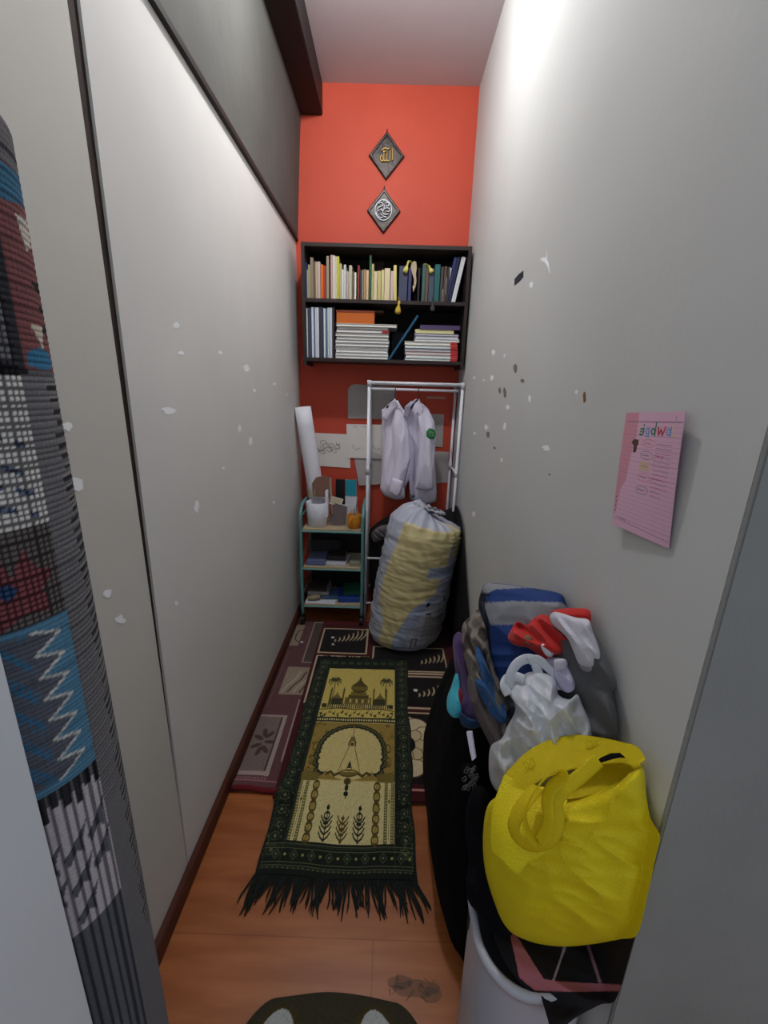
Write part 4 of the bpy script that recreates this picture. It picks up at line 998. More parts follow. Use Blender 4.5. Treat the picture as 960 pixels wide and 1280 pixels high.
# ---- foot mat at the doorway
def doormat():
    cv = Canvas(260, 200, 1, 1, (62, 58, 44))
    for x in (.24, .70): cv.ell(x, .24, .12, .20, (70, 60, 36)); cv.ell(x, .25, .09, .19, (172, 176, 172))
    cv.poly([(.46, .22), (.56, .22), (.60, .40), (.42, .40)], (104, 92, 52))
    cv.poly([(.40, .40), (.44, .40), (.42, .30)], (120, 104, 52)); cv.speck(.2, 9)
    p = [on(q[0], q[1], 'z', 0) for q in ((292, 1250), (548, 1250))]
    x0, x1 = -.35, .175; ytop = .676; L_ = .36
    def pos(U, V):
        # rounded double-hump outline
        cxx = 2*U-1; top = ytop-.012*np.cos(U*2*pi)*.8-.10*np.clip(abs(cxx)-.62, 0, 1)**2*6
        hw = (x1-x0)/2*(1-.25*np.clip(.3-V, 0, 1)**2*8*.6)
        X = (x0+x1)/2+cxx*hw; Yv = top-V*L_
        return np.stack([X, Yv, .012+bumpy(U, V, .001, 11, 3)], -1)
    o = slab_grid('doormat', cv, pos, (0, 0, .0115), mat('shaggy_pile', None, .95, bump=1, bscale=300, attr=True, spec=.05), None)
    tag(o, 'dark olive doormat with two pale ovals at the doorway', 'doormat')
doormat()

# ================================================================== ROLLED WOVEN RUG at the left
def woven_roll():
    C0 = np.array([-.465, .443]); R = .0985; ZT = 1.698
    e = empty('rolled_rug', (C0[0], C0[1], 0), label='tall rolled woven rug, multicoloured, standing upright behind the left door frame', cat='rug')
    NT, NZ = 330, 860
    # canvas: x = angle theta from -pi..pi, y = depth below top
    cv = Canvas(NT, NZ, 1, 1, (96, 96, 100))
    th = -pi+2*pi*cv.X; zz = ZT*(1-cv.Y); cv.X = th; cv.Y = zz   # paint in (theta, z)
    cv.rect(-pi, 1.63, pi, 1.70, (108, 106, 108)); cv.put((zz > 1.66) & (zz < 1.666), (60, 58, 62))
    # maroon block
    cv.rect(-1.6, 1.462, .95, 1.65, (126, 80, 80))
    cv.put((zz > 1.612+.02*th) & (zz < 1.645+.01*th) & (th > -.5) & (th < .95), (62, 108, 136))
    cv.poly([(.25, 1.608), (.62, 1.612), (.55, 1.585), (.35, 1.578)], (196, 190, 176))
    for (z_, w_) in ((1.57, .18), (1.545, .30), (1.523, .26), (1.503, .30), (1.49, .14)):
        cv.poly([(.9, z_+.012), (.9-w_*2.0, z_+.004), (.9-w_*.6, z_-.012), (.9, z_-.012)], (40, 38, 42))
    cv.poly([(.15, 1.508), (.42, 1.508), (.33, 1.484)], (196, 190, 172))
    cv.ell(.28, 1.474, .26, .011, (60, 118, 152)); cv.rect(.02, 1.466, .55, 1.472, (60, 118, 152))
    # black/white columns left of the maroon
    cv.rect(-1.8, 1.455, -.02, 1.585, (56, 56, 60)); cv.rect(-1.8, 1.475, -.34, 1.56, (196, 196, 190)); cv.rect(-.30, 1.47, -.16, 1.575, (112, 112, 116)); cv.rect(-1.8, 1.455, 0, 1.464, (36, 36, 40))
    # white grid block
    cv.rect(-1.8, 1.305, -.09, 1.455, (214, 212, 208))
    for z_ in (1.395, 1.365, 1.345, 1.322): cv.put((abs(zz-z_-.006*np.sin(th*9)) < .003) & (th < -.2) & (np.sin(th*23+z_*90) > -.4), (96, 108, 136))
    # dark block with maroon stars
    cv.rect(-1.8, 1.198, -.10, 1.305, (104, 98, 96))
    cv.poly([(-.55, 1.255), (-.42, 1.285), (-.33, 1.262), (-.16, 1.252), (-.30, 1.235), (-.28, 1.208), (-.5, 1.215), (-.75, 1.20), (-.72, 1.235), (-.95, 1.25), (-.75, 1.262), (-.66, 1.29)], (134, 76, 82))
    cv.ell(-.62, 1.243, .08, .008, (52, 80, 120))
    # blue block with zigzag
    cv.rect(-1.8, .985, -.08, 1.198, (92, 140, 168))
    n = 7; zt_, zb_ = 1.19, .995; pts = []
    for k in range(n):
        z_ = zt_+(zb_-zt_)*k/n; pts += [(-.50, z_), (-.22, z_-.010)]
    pts.append((-.52, zb_)); cv.poly([(-1.8, zt_)]+pts+[(-1.8, zb_)], (98, 102, 114)); cv.X = th*.1; cv.pline([(a*.1, b) for a, b in pts], .0036, (206, 206, 202)); cv.X = th
    cv.put((th < -.56) & (zz < zt_) & (zz > zb_) & (np.sin(th*60)*np.sin(zz*420)+np.sin(th*23+zz*160) > .45), (66, 116, 150))
    # teeth
    for k in range(14):
        a = -1.8+k*.125; cv.rect(a, .985-.016-.010*(k % 3 == 1), a+.09, .985, (46, 46, 50))
    # pale striped block with dark birds
    cv.rect(-1.8, .755, -.08, .968, (190, 184, 190))
    for k in range(14):
        a = -1.8+k*.125; cv.rect(a, .962-.008*(k % 3), a+.09, .985, (50, 50, 54))
    for (a, z_) in ((-.22, .905), (-.50, .893), (-.22, .855), (-.50, .84), (-.50, .79), (-.8, .885), (-.8, .83)):
        cv.poly([(a-.17, z_-.014), (a-.08, z_-.004), (a+.14, z_+.024), (a+.06, z_-.002), (a+.07, z_-.024), (a-.02, z_-.012), (a-.13, z_-.030)], (96, 98, 108))
    # dark striped block
    cv.rect(-1.8, .30, -.08, .755, (98, 101, 108))
    for k in range(5):
        z_ = .70-.07*k; cv.X = th*.1; cv.pline([(-.08, z_-.03), (-.01, z_+.02)], .005, (96, 100, 106)); cv.X = th
    cv.rect(-1.8, 0, 0, .30, (60, 58, 62)); cv.rect(-1.8, .22, 0, .27, (120, 100, 96))
    # grey strip with dashes at the right
    cv.rect(-.09, .0, 1.0, 1.458, (116, 115, 118))
    for k in range(110):
        z_ = 1.445-k*.0125
        if z_ < .6: break
        a0 = .24+.10*((k % 4)/3)
        cv.rect(a0, z_-.003, .62, z_+.002, (50, 49, 53)); cv.rect(a0, z_+.002, .62, z_+.004, (134, 132, 130))
    # weave: threads
    rowp = np.sin(zz*2*pi/.0066); colp = np.sin(th*R*2*pi/.0062)
    grid = (zz > 1.198) & (zz < 1.60) & (th < -.09)
    cv.a *= np.where(rowp > -.35, 1.04, .74)[..., None] if False else 1
    cv.a[grid] *= np.where((rowp[grid] > -.25) & (colp[grid] > -.55), 1.1, .50)[:, None]
    rows = (zz <= 1.65) & (th >= -.09) & (zz > .9)
    cv.a[rows] *= np.where(rowp[rows] > -.5, 1.05, .72)[:, None]
    low = (zz < .985) & (th < -.08); colq = np.sin(th*R*2*pi/.0105)
    cv.a[low] *= np.where(colq[low] > -.3, 1.06, .62)[:, None]
    bl = (zz <= 1.198) & (zz > .985) & (th < -.08)
    cv.a[bl] *= np.where(np.sin(zz[bl]*2*pi/.0055) > -.3, 1.04, .82)[:, None]
    cv.speck(.10, 4)
    col = cv.lin()
    disp = .0004*np.sin(zz*2*pi/.0066)+.0003*colp
    rad = R+.0035*(ZT-zz)/ZT+disp-.010*np.clip((zz-(ZT-.012))/.012, 0, 1)**2
    # free edge of the outer turn, a small step at the back
    X = C0[0]+rad*np.cos(th); Yy = C0[1]+rad*np.sin(th)
    V = np.stack([X, Yy, zz+.001], -1).reshape(-1, 3)
    i = np.arange(NT*NZ).reshape(NZ, NT)
    F = np.stack([i[1:, :-1], i[1:, 1:], i[:-1, 1:], i[:-1, :-1]], -1).reshape(-1, 4).tolist()
    mesh_obj('rug_outer_turn', V, F, mat('woven_yarn', None, .9, bump=.3, bscale=400, attr=True, spec=.1), e, True, cols=col)
    # spiral end and hem
    mb = MB(); m_hem = mat('grey_hem', (96, 95, 100), .9, bump=.5, bscale=300)
    sp = []
    for k in range(200):
        t_ = k/199; a = t_*2*pi*5; rr = .010+(R-.016)*t_; sp.append((C0[0]+rr*cos(a), C0[1]+rr*sin(a), ZT-.006))
    mb.tube(sp, .0075, 8); mb.build('rolled_end', m_hem, e, smooth=True)
    MB().lathe([(0, .001), (R-.004, .001), (R-.006, .02), (0, .02)], (C0[0], C0[1], 0), 40).build('bottom_end', m_hem, e)
woven_roll()

# ================================================================== PINK TIMETABLE on the right wall
def timetable():
    W, L = .150, .212
    cv = Canvas(330, 460, 160, 226, (222, 178, 200))   # units: about mm, drawn as in the sheet
    cx = lambda x: x; PK = (210, 146, 160)
    # darker pink left strip with ragged edge
    cv.poly([(0, 0), (38, 0), (40, 45), (34, 70), (30, 100), (28, 130), (14, 150), (10, 180), (6, 200), (0, 206)], PK)
    for k in range(24): cv.line(6, 18+k*8.2, 158, 18+k*8.2, .6, (176, 136, 160))
    cv.line(6, 17, 158, 17, .8, (120, 96, 110)); cv.line(0, 210, 158, 216, .9, (120, 96, 110)); cv.line(16, 206, 40, 209, 1.2, (80, 66, 80))
    for k in range(4): cv.ell(5, 168+k*9, 1.6, 1.6, (110, 80, 96))
    cv.line(140, 8, 140, 14, 1, (70, 60, 70))
    # jadwal lettering
    G = (46, 120, 84); B = (120, 150, 200); R_ = (186, 52, 66); Yl = (214, 190, 140)
    y0 = 24; t = 3.6
    cv.pline([(58, y0+5), (58, y0+14), (53, y0+18), (48, y0+16)], t, G); cv.pline([(49, y0+7), (58, y0+6)], t, G); cv.ell(57, y0-1, 2, 2, G); cv.pline([(49, y0+12), (58, y0+11)], 2.4, G)
    cv.ring(68, y0+10, 6, 6.5, 3.2, B); cv.line(73.5, y0+3, 73.5, y0+20, t, B); cv.pline([(73, y0+19), (66, y0+20)], 2.6, B)
    cv.ring(84, y0+10, 6, 6.5, 3.2, G); cv.line(90, y0-5, 90, y0+17, t, G)
    cv.pline([(97, y0+3), (100, y0+16), (105, y0+6), (110, y0+16), (116, y0+2)], t, R_)
    cv.ring(125, y0+10, 6, 6.5, 3.2, B); cv.line(130.5, y0+2, 130.5, y0+17, t, B)
    cv.pline([(139, y0-3), (139, y0+16), (145, y0+16)], t-.6, Yl)
    # dark glued scrap
    cv.poly([(28, 56), (36, 50), (48, 51), (49, 60), (46, 62), (46, 74), (36, 76), (36, 63)], (84, 60, 52))
    # ringed day names and lines of writing
    rs = random.Random(2)
    for (y, c) in ((56, (216, 132, 132)), (78, (128, 128, 132)), (98, (208, 176, 140)), (118, (216, 140, 140)), (142, (130, 130, 136))):
        if y != 98: cv.ring(76, y, 17, 8, 1.3, c)
        else: cv.rect(60, 90, 88, 106, (212, 178, 158))
        pts = [(64+k*2.2, y+2.2*(-1)**k*rs.random()) for k in range(10)]; cv.pline(pts, 1.0, tuple(int(v*.75) for v in c))
    for k in range(13):
        y = 56+k*7.6; c = rs.choice([(150, 110, 150), (180, 80, 110), (120, 100, 120)])
        cv.pline([(98+j*3.4, y+1.8*(-1)**j*rs.random()) for j in range(13 if k < 11 else 9)], .9, c)
    for (xa, ya, xb, yb) in ((98, 76, 98, 92), (98, 76, 122, 77), (96, 116, 130, 117), (96, 116, 96, 126)): cv.line(xa, ya, xb, yb, 1.3, (190, 70, 100))
    # corners: left edge further from the door
    TL = on(783, 516, 'x', XR-.003); TR = on(857, 514, 'x', XR-.014); BL = on(765, 655, 'x', XR-.013); BR_ = on(836, 686, 'x', XR-.004)
    def pos(X, Yv):
        u = (X/160)[..., None]; v = (Yv/226)[..., None]
        A, B_, C_, D_ = [np.array(q) for q in (TL, TR, BR_, BL)]
        p = (1-u)*(1-v)*A+u*(1-v)*B_+u*v*C_+(1-u)*v*D_
        p[..., 0] += (.006*np.sin(u*pi)*(1-v)-.002*np.sin(v*pi))[..., 0]*.6
        p[..., 0] = np.minimum(p[..., 0], XR-.0012)
        return p
    e = empty('timetable_sheet', TL, label='pink handwritten class timetable pinned to the right wall', cat='paper')
    slab_grid('sheet', cv, pos, (-.0006, 0, 0), mat('timetable_paper', None, .8, attr=True), e)
    A = on(800, 553, 'x', XR-.006)
timetable()
# small dark sticker remnant on the right wall
V = [on(px, py, 'x', XR-.001) for px, py in ((654, 338), (654, 346), (649, 352), (643, 357), (643, 349), (648, 343))]; n = len(V)
o = MB().add(V+[v+Vector((.0008, 0, 0)) for v in V], [tuple(range(n)), tuple(range(n, 2*n))[::-1]]+[(j, (j+1) % n, n+(j+1) % n, n+j) for j in range(n)]).build('sticker', mat('dark_sticker', (38, 46, 62), .4, mottle=.6, mscale=90), label='small dark torn sticker high on the right wall', cat='sticker')

#@@PILE
# ================================================================== LAUNDRY HAMPER AND CLOTHES along the right wall
def hamper():
    e = empty('laundry_hamper', (.31, .605, 0), label='white plastic hamper with rounded rim in the doorway corner, clothes on top', cat='hamper')
    def rr(cx, cy, hx, hy, r, n=10):
        pts = []
        for (sx, sy, a0) in ((1, 1, 0), (-1, 1, pi/2), (-1, -1, pi), (1, -1, 1.5*pi)):
            for k in range(n+1):
                a = a0+pi/2*k/n; pts.append((cx+sx*(hx-r)+r*cos(a), cy+sy*(hy-r)+r*sin(a)))
        return pts
    rings = []; 
    prof = [(0, -.006, 0), (.012, -.001, 0), (.25, 0, 0), (.39, 0, 0), (.408, .001, 0), (.412, .006, 1), (.422, .008, 1), (.430, .005, 1), (.431, -.002, 1), (.424, -.008, 1), (.38, -.009, 0), (.06, -.012, 0)]
    V = []; n = None
    for z, o, _ in prof:
        R_ = rr(.3135, .605, .1085+o, .112+o, .092+o*.8); n = len(R_)
        V += [(x, y, z) for x, y in R_]
    k = len(prof); F = [(i*n+j, i*n+(j+1) % n, (i+1)*n+(j+1) % n, (i+1)*n+j) for i in range(k-1) for j in range(n)]
    F.append(tuple(range(n))[::-1]); F.append(tuple(range((k-1)*n, k*n)))
    V = [(min(x, XR-.003) , y, z) for x, y, z in V]
    mesh_obj('tub', V, F, mat('hamper_plastic', (188, 190, 200), .35), e, True)
    # slot in the side
    a = [(.2035, .640+.006*cos(t), .365+.032*sin(t)) for t in np.linspace(0, 2*pi, 17)[:-1]]
    MB().add(a+[(x+.002, y, z) for x, y, z in a], [tuple(range(16)), tuple(range(16, 32))[::-1]]+[(j, (j+1) % 16, 16+(j+1) % 16, 16+j) for j in range(16)]).build('vent_slot', m_blk, e)
hamper()

m_black = mat('black_knit', (17, 16, 19), .95, bump=.5, bscale=120, mottle=.15, mscale=15, spec=.1)
def heap():
    NZ, NT = 60, 160; V = []
    zs = [0, .10, .22, .34, .46, .56, .66, .74, .76]
    xm = [.205, .172, .152, .148, .160, .172, .195, .235, .28]
    y0 = [.74, .76, .77, .78, .79, .80, .82, .86, .9]
    y1 = [1.28, 1.30, 1.30, 1.28, 1.24, 1.20, 1.17, 1.12, 1.05]
    for i in range(NZ+1):
        z = .006+.75*i/NZ; a = np.interp(z, zs, xm); b = np.interp(z, zs, y0); c = np.interp(z, zs, y1)
        hx = (XR-.006-a)/2*1.0; cx = a+hx; cy = (b+c)/2; hy = (c-b)/2
        for j in range(NT):
            th = 2*pi*j/NT; x = np.sign(cos(th))*abs(cos(th))**.55; y = np.sign(sin(th))*abs(sin(th))**.6
            w_ = 1+.05*noise.noise(Vector((cos(th)*3+2, sin(th)*3, z*1.2)))+.012*noise.noise(Vector((cos(th)*7, sin(th)*7, z*2)))
            V.append((min(cx+hx*x*w_, XR-.005), cy+hy*y*w_, z))
    F = [(i*NT+j, i*NT+(j+1) % NT, (i+1)*NT+(j+1) % NT, (i+1)*NT+j) for i in range(NZ) for j in range(NT)]
    F.append(tuple(range(NT))[::-1]); F.append(tuple(range(NZ*NT, (NZ+1)*NT)))
    o = mesh_obj('black_clothes', V, F, m_black, None, True)
    tag(o, 'long black clothes draped to the floor between hamper and striped sack', 'clothes')
heap()

def soft(name, label, cat, outline, tpts, front, back, m, parent=None, **k):
    tf = tpts if callable(tpts) else (plane_t(tpts) if isinstance(tpts, (list, tuple)) else (lambda x, y, c=tpts: c))
    o = inflate(name, outline, tf, front, back, m, parent, **k)
    if label: tag(o, label, cat)
    return o
def cloth(name, rgb, **k): return mat(name, rgb, .88, bump=.35, bscale=300, sheen=.1, **k)

# charcoal bag behind everything at the wall
soft('charcoal_bag', 'charcoal grey bag pressed against the right wall under the socks', 'bag', [(690, 775), (715, 770), (742, 790), (760, 822), (771, 855), (766, 866), (772, 900), (770, 925), (748, 932), (715, 930), (690, 900), (680, 860), (684, 810)],
     [(690, 800, .92), (770, 860, .745), (720, 930, .84)], .045, .10, cloth('charcoal_nylon', (88, 88, 90)), wg=.006, wr=folds(.9, .010, .04, 4, 2))

# blue and grey backpack
bpk = empty('backpack', (.33, 1.0, .76), label='blue backpack with a grey band lying on the clothes heap by the right wall', cat='backpack')
BLU = (26, 56, 116); GRY = (136, 139, 144); NAV = (22, 26, 44)
def bcol(x, y):
    top = 738+(x-600)*.06
    if x < 603 or y < 731-(x > 640)*-6 and x < 606: return NAV
    if in_poly(x, y, [(600, 741), (608, 728), (640, 731), (668, 735), (650, 735), (618, 737), (608, 742)]): return GRY
    if in_poly(x, y, [(600, 745), (611, 741), (612, 743), (601, 748)]): return NAV
    if in_poly(x, y, [(604, 754), (640, 751), (703, 753), (712, 760), (700, 778), (650, 781), (613, 781)]): return GRY
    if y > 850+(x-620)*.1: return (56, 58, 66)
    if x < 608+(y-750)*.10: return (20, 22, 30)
    return BLU
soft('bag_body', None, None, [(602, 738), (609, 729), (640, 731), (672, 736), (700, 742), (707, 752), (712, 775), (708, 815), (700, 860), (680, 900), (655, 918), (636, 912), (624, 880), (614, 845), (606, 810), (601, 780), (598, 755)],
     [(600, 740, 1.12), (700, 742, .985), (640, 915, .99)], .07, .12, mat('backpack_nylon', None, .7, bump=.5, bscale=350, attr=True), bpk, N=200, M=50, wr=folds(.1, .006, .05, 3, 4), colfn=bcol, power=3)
mb = MB()
pp = [P(x, y, t) for x, y, t in ((603, 752, 1.06), (607, 775, 1.045), (612, 800, 1.035), (618, 825, 1.02), (626, 850, 1.0), (636, 872, .985))]
mb.tube(pp, .0045, 8)
mb.tube([P(x, y, t) for x, y, t in ((602, 742, 1.085), (612, 744, 1.055), (622, 742, 1.045), (640, 738, 1.03), (670, 738, 1.0), (700, 746, .96))], .003, 8)
mb.build('piping', mat('navy_piping', NAV, .7), bpk, smooth=True)

# jackets hanging at the left of the backpack
def camo(x, y):
    v = noise.noise(Vector((x*.09, y*.06, 2)))
    return (70, 62, 58) if v > .12 else (134, 126, 116) if v > -.25 else (108, 100, 92)
soft('camouflage_jacket', 'grey brown mottled jacket draped left of the blue backpack', 'jacket', [(588, 770), (597, 762), (604, 764), (609, 785), (614, 815), (622, 838), (634, 868), (640, 890), (641, 915), (632, 932), (619, 918), (606, 895), (594, 872), (586, 845), (579, 815), (577, 790), (580, 778)],
     [(590, 770, 1.10), (640, 900, .97), (585, 850, 1.06)], .04, .09, mat('mottled_cloth', None, .9, bump=.3, bscale=300, attr=True), N=140, M=36, wr=folds(1.15, .022, .07, 4, 6), colfn=camo)
soft('blue_garment', 'faded blue denim garment folded in front of the mottled jacket', 'garment', [(594, 808), (600, 810), (607, 826), (613, 842), (624, 858), (631, 880), (634, 900), (628, 905), (616, 898), (604, 878), (594, 858), (593, 848), (600, 846), (596, 830)],
     [(595, 810, 1.035), (630, 900, .94), (595, 855, 1.01)], .025, .03, cloth('denim', (44, 88, 138)), wr=folds(1.1, .014, .09, 4, 9))
soft('brown_garment', 'dull brown long sleeve hanging below the mottled jacket', 'garment', [(585, 845), (592, 850), (604, 872), (620, 895), (632, 920), (634, 945), (622, 948), (606, 918), (592, 890), (585, 868)],
     [(588, 850, 1.03), (630, 940, .93), (590, 880, 1.01)], .022, .04, cloth('dull_brown', (92, 82, 80)), wr=folds(1.1, .012, .09, 4, 12))
soft('purple_garment', 'dark purple garment hanging at the far left of the clothes heap', 'garment', [(566, 803), (569, 793), (575, 790), (580, 800), (584, 830), (590, 862), (600, 888), (598, 902), (586, 904), (577, 892), (573, 862), (568, 830)],
     [(570, 795, 1.14), (598, 900, 1.0), (572, 890, 1.06)], .03, .05, cloth('dark_purple', (78, 56, 102)), wr=folds(1.4, .012, .09, 4, 15))
soft('crimson_garment', 'narrow strip of crimson cloth between turquoise and purple garments', 'garment', [(573, 862), (577, 862), (580, 875), (581, 893), (577, 896), (574, 885)], 1.04, .012, .02, cloth('crimson', (150, 36, 60)), N=40, M=8)
soft('turquoise_garment', 'turquoise cloth hanging at the outer edge of the clothes heap', 'garment', [(572, 838), (575, 850), (576, 872), (578, 890), (573, 897), (565, 896), (559, 887), (559, 872), (564, 858), (568, 845)],
     [(572, 840, 1.10), (577, 893, 1.03), (560, 890, 1.06)], .022, .025, cloth('turquoise', (70, 186, 206)), N=80, M=16, wr=folds(1.5, .010, .12, 4, 18))
soft('navy_garment', 'dark blue cloth edge under the turquoise and purple garments', 'garment', [(574, 890), (585, 897), (600, 900), (604, 906), (592, 911), (578, 907)], 1.0, .018, .03, cloth('dark_teal_blue', (26, 62, 96)), N=50, M=8)

# red shorts and socks on the backpack
RED = (196, 42, 36)
rsh = soft('red_garment', 'crumpled red garment with small label lying on the blue backpack', 'garment', [(635, 796), (640, 785), (647, 777), (658, 781), (668, 772), (680, 768), (694, 776), (708, 788), (713, 802), (706, 817), (694, 820), (684, 827), (672, 818), (660, 810), (648, 808), (638, 803)],
     [(640, 790, .965), (710, 800, .865), (680, 825, .885)], .03, .04, cloth('red_cloth', RED), wr=folds(.7, .028, .05, 4, 21), N=150, M=36)
rp = empty('red_shorts', P(715, 770, .86), label='red cloth edge lying behind the upper white sock', cat='garment')
soft('cloth_body', None, None, [(688, 766), (700, 761), (722, 760), (737, 763), (739, 778), (736, 790), (724, 784), (704, 776)], [(690, 765, .91), (738, 765, .83), (710, 785, .87)], .022, .03, cloth('red_cloth', RED), rp, N=80, M=14, wr=folds(.3, .008, .06, 4, 2))
soft('care_label', None, None, [(656, 795), (661, 794), (666, 799), (664, 805), (658, 804)], .885, .003, .004, mat('label_cloth', (150, 130, 100), .8), rsh, N=30, M=4)
soft('white_lining', None, None, [(676, 807), (684, 805), (692, 814), (690, 821), (682, 819)], .850, .006, .01, cloth('white_cotton', (212, 210, 220)), rsh, N=40, M=6)
m_sock = mat('white_sock_knit', (214, 212, 222), .9, bump=.6, bscale=350, sheen=.1)
m_heel = mat('worn_grey_knit', (150, 148, 152), .9, bump=.6, bscale=350)
s1 = empty('sock', P(720, 800, .83), label='upper white sock lying on the red cloth, toe toward the doorway', cat='sock', group='white socks on the clothes heap')
soft('sock_knit', None, None, [(687, 770), (693, 765), (704, 767), (720, 772), (736, 775), (741, 790), (748, 808), (751, 823), (746, 832), (736, 835), (724, 830), (717, 815), (710, 799), (700, 789), (690, 780)],
     [(690, 770, .865), (745, 790, .775), (730, 830, .80)], .026, .03, m_sock, s1, wr=folds(.9, .006, .07, 4, 3))
soft('worn_sole', None, None, [(720, 826), (732, 830), (745, 828), (751, 822), (750, 834), (742, 841), (730, 842), (722, 836)], [(722, 830, .825), (750, 830, .785), (735, 842, .80)], .02, .02, m_heel, s1, N=60, M=10)
s2 = empty('sock', P(700, 845, .83), label='lower lavender-white sock beside the plastic bag handle', cat='sock', group='white socks on the clothes heap')
soft('sock_knit', None, None, [(682, 824), (692, 821), (706, 824), (714, 838), (719, 852), (718, 862), (710, 866), (700, 861), (692, 848), (686, 836)], [(685, 825, .87), (718, 850, .82), (700, 862, .83)], .02, .025, mat('lavender_sock', (196, 190, 214), .9, bump=.5, bscale=350), s2, wr=folds(.9, .004, .07, 4, 5))
soft('sock_cuff', None, None, [(692, 826), (698, 823), (708, 825), (709, 834), (700, 838), (694, 836)], .825, .008, .012, m_sock, s2, N=40, M=6)

# translucent white carrier bag
m_film = mat('translucent_white_film', (226, 230, 236), .35, spec=.5, trans=.15, alpha=.93)
pb = empty('plastic_bag', P(670, 900, 0.845), label='knotted translucent white plastic bag behind the yellow tote', cat='plastic bag')
def wr2(x, y): return .022*ridg(x, y, 1.3, .032, 3, 31)+.010*ridg(x, y, .8, .06, 3, 33)+.003*ridg(x, y, 1.8, .10, 3, 35)
soft('bag_body', None, None, [(613, 975), (611, 950), (614, 932), (627, 923), (634, 908), (644, 888), (640, 872), (633, 864), (631, 852), (638, 846), (650, 846), (662, 840), (680, 841), (694, 850), (698, 868), (712, 874), (722, 868), (730, 885), (742, 915), (735, 935), (720, 965), (690, 985), (650, 992), (625, 992)],
     [(640, 850, .88), (740, 915, .78), (620, 975, .88)], .05, .05, m_film, pb, N=200, M=50, wr=wr2, center=(672, 915))
def ribbon(pts, r, flat_, m, name, parent, n=40, up=None):
    W = [P(*q) for q in pts]; W = [tuple(q) for q in smooth_curve([tuple(w_) for w_ in W], n, False)]
    return MB().tube(W, r, 10, flat=flat_, up=up).build(name, m, parent, smooth=True)
upv = tuple(Fv)
ribbon([(637, 862, 0.845), (638, 845, 0.845), (645, 831, 0.850), (656, 824, 0.855), (667, 825, 0.855), (672, 838, 0.845), (674, 850, 0.835)], .010, .25, m_film, 'handle', pb, up=upv)
ribbon([(660, 826, 0.850), (672, 824, 0.845), (684, 834, 0.840), (694, 846, 0.835), (700, 862, 0.830)], .009, .25, m_film, 'handle', pb, up=upv)
ribbon([(636, 868, 0.840), (631, 858, 0.845), (634, 849, 0.850), (645, 846, 0.845), (655, 850, 0.830)], .010, .35, m_film, 'handle', pb, up=upv)

# small things on the black clothes
t_ = .905
lace = empty('crocheted_net', P(586, 973, t_), label='black crocheted net piece with grey loops on the black clothes', cat='crochet')
soft('net_cloth', None, None, [(576, 958), (594, 955), (597, 965), (597, 985), (584, 991), (577, 982)], t_, .004, .03, m_black, lace, N=50, M=6)
mb = MB(); rs = random.Random(4)
for k in range(14):
    cx = 579+rs.random()*16; cy = 960+rs.random()*26
    mb.tube([P(cx+rs.uniform(2, 4)*cos(a*1.3), cy+rs.uniform(2, 5)*sin(a*1.1), t_-.006-rs.random()*.003) for a in range(7)], .0007, 5)
mb.build('grey_yarn', mat('grey_yarn', (120, 118, 114), .9), lace)
V = [P(x, y, t) for x, y, t in ((583, 915, .96), (589, 915, .955), (594, 948, .91), (590, 951, .91), (587, 938, .93))]; n = len(V)
MB().add(V+[v+Vector((.004, .006, -.002)) for v in V], [tuple(range(n)), tuple(range(n, 2*n))[::-1]]+[(j, (j+1) % n, n+(j+1) % n, n+j) for j in range(n)]).build('white_strap', cloth('white_tape', (196, 196, 214)), label='short white strap lying on the black clothes below the jackets', cat='strap')
soft('black_jacket', 'black jacket tucked between hamper and yellow tote', 'jacket', [(592, 985), (606, 985), (612, 1010), (610, 1050), (613, 1100), (628, 1140), (640, 1165), (632, 1180), (614, 1158), (596, 1140), (585, 1125), (583, 1100), (586, 1075), (582, 1040), (583, 1010)],
     [(595, 990, .88), (635, 1170, .83), (590, 1110, .86)], .03, .10, mat('ink_black', (15, 15, 20), .95, bump=.4, bscale=200, spec=.1), wr=folds(1.2, .012, .05, 4, 41))

# black and pink cloth over the hamper
def tz(Z):
    return lambda x, y: (Z-H)/ray(x, y).z
PNK = (176, 104, 110); BKK = (26, 22, 26); PL = (170, 150, 168)
pinkp = [(634, 1150), (646, 1170), (662, 1196), (680, 1224), (700, 1227), (800, 1232), (800, 1238), (720, 1240), (668, 1238), (649, 1222)]
def seg(x, y, a, b, w_):
    dx, dy = b[0]-a[0], b[1]-a[1]; u = max(0, min(1, ((x-a[0])*dx+(y-a[1])*dy)/(dx*dx+dy*dy))); return (x-a[0]-u*dx)**2+(y-a[1]-u*dy)**2 < w_*w_
def pcol(x, y):
    if in_poly(x, y, pinkp): return PNK
    if seg(x, y, (709, 1175), (692, 1225), 1.3): return PL
    if seg(x, y, (733, 1175), (750, 1228), 1.9): return (150, 110, 118)
    return BKK
soft('pink_striped_cloth', 'black cloth with pink bands spilling over the hamper rim', 'garment', [(600, 1110), (612, 1135), (616, 1160), (624, 1190), (642, 1220), (664, 1241), (676, 1248), (684, 1272), (692, 1292), (720, 1272), (750, 1256), (770, 1248), (788, 1190), (802, 1140), (806, 1118), (760, 1120), (680, 1120), (630, 1100)],
     tz(.425), .012, .03, mat('striped_cloth', None, .88, bump=.3, bscale=300, attr=True), N=260, M=90, colfn=pcol, wg=.005, wr=folds(.4, .006, .03, 4, 44), power=3, center=(715, 1195))

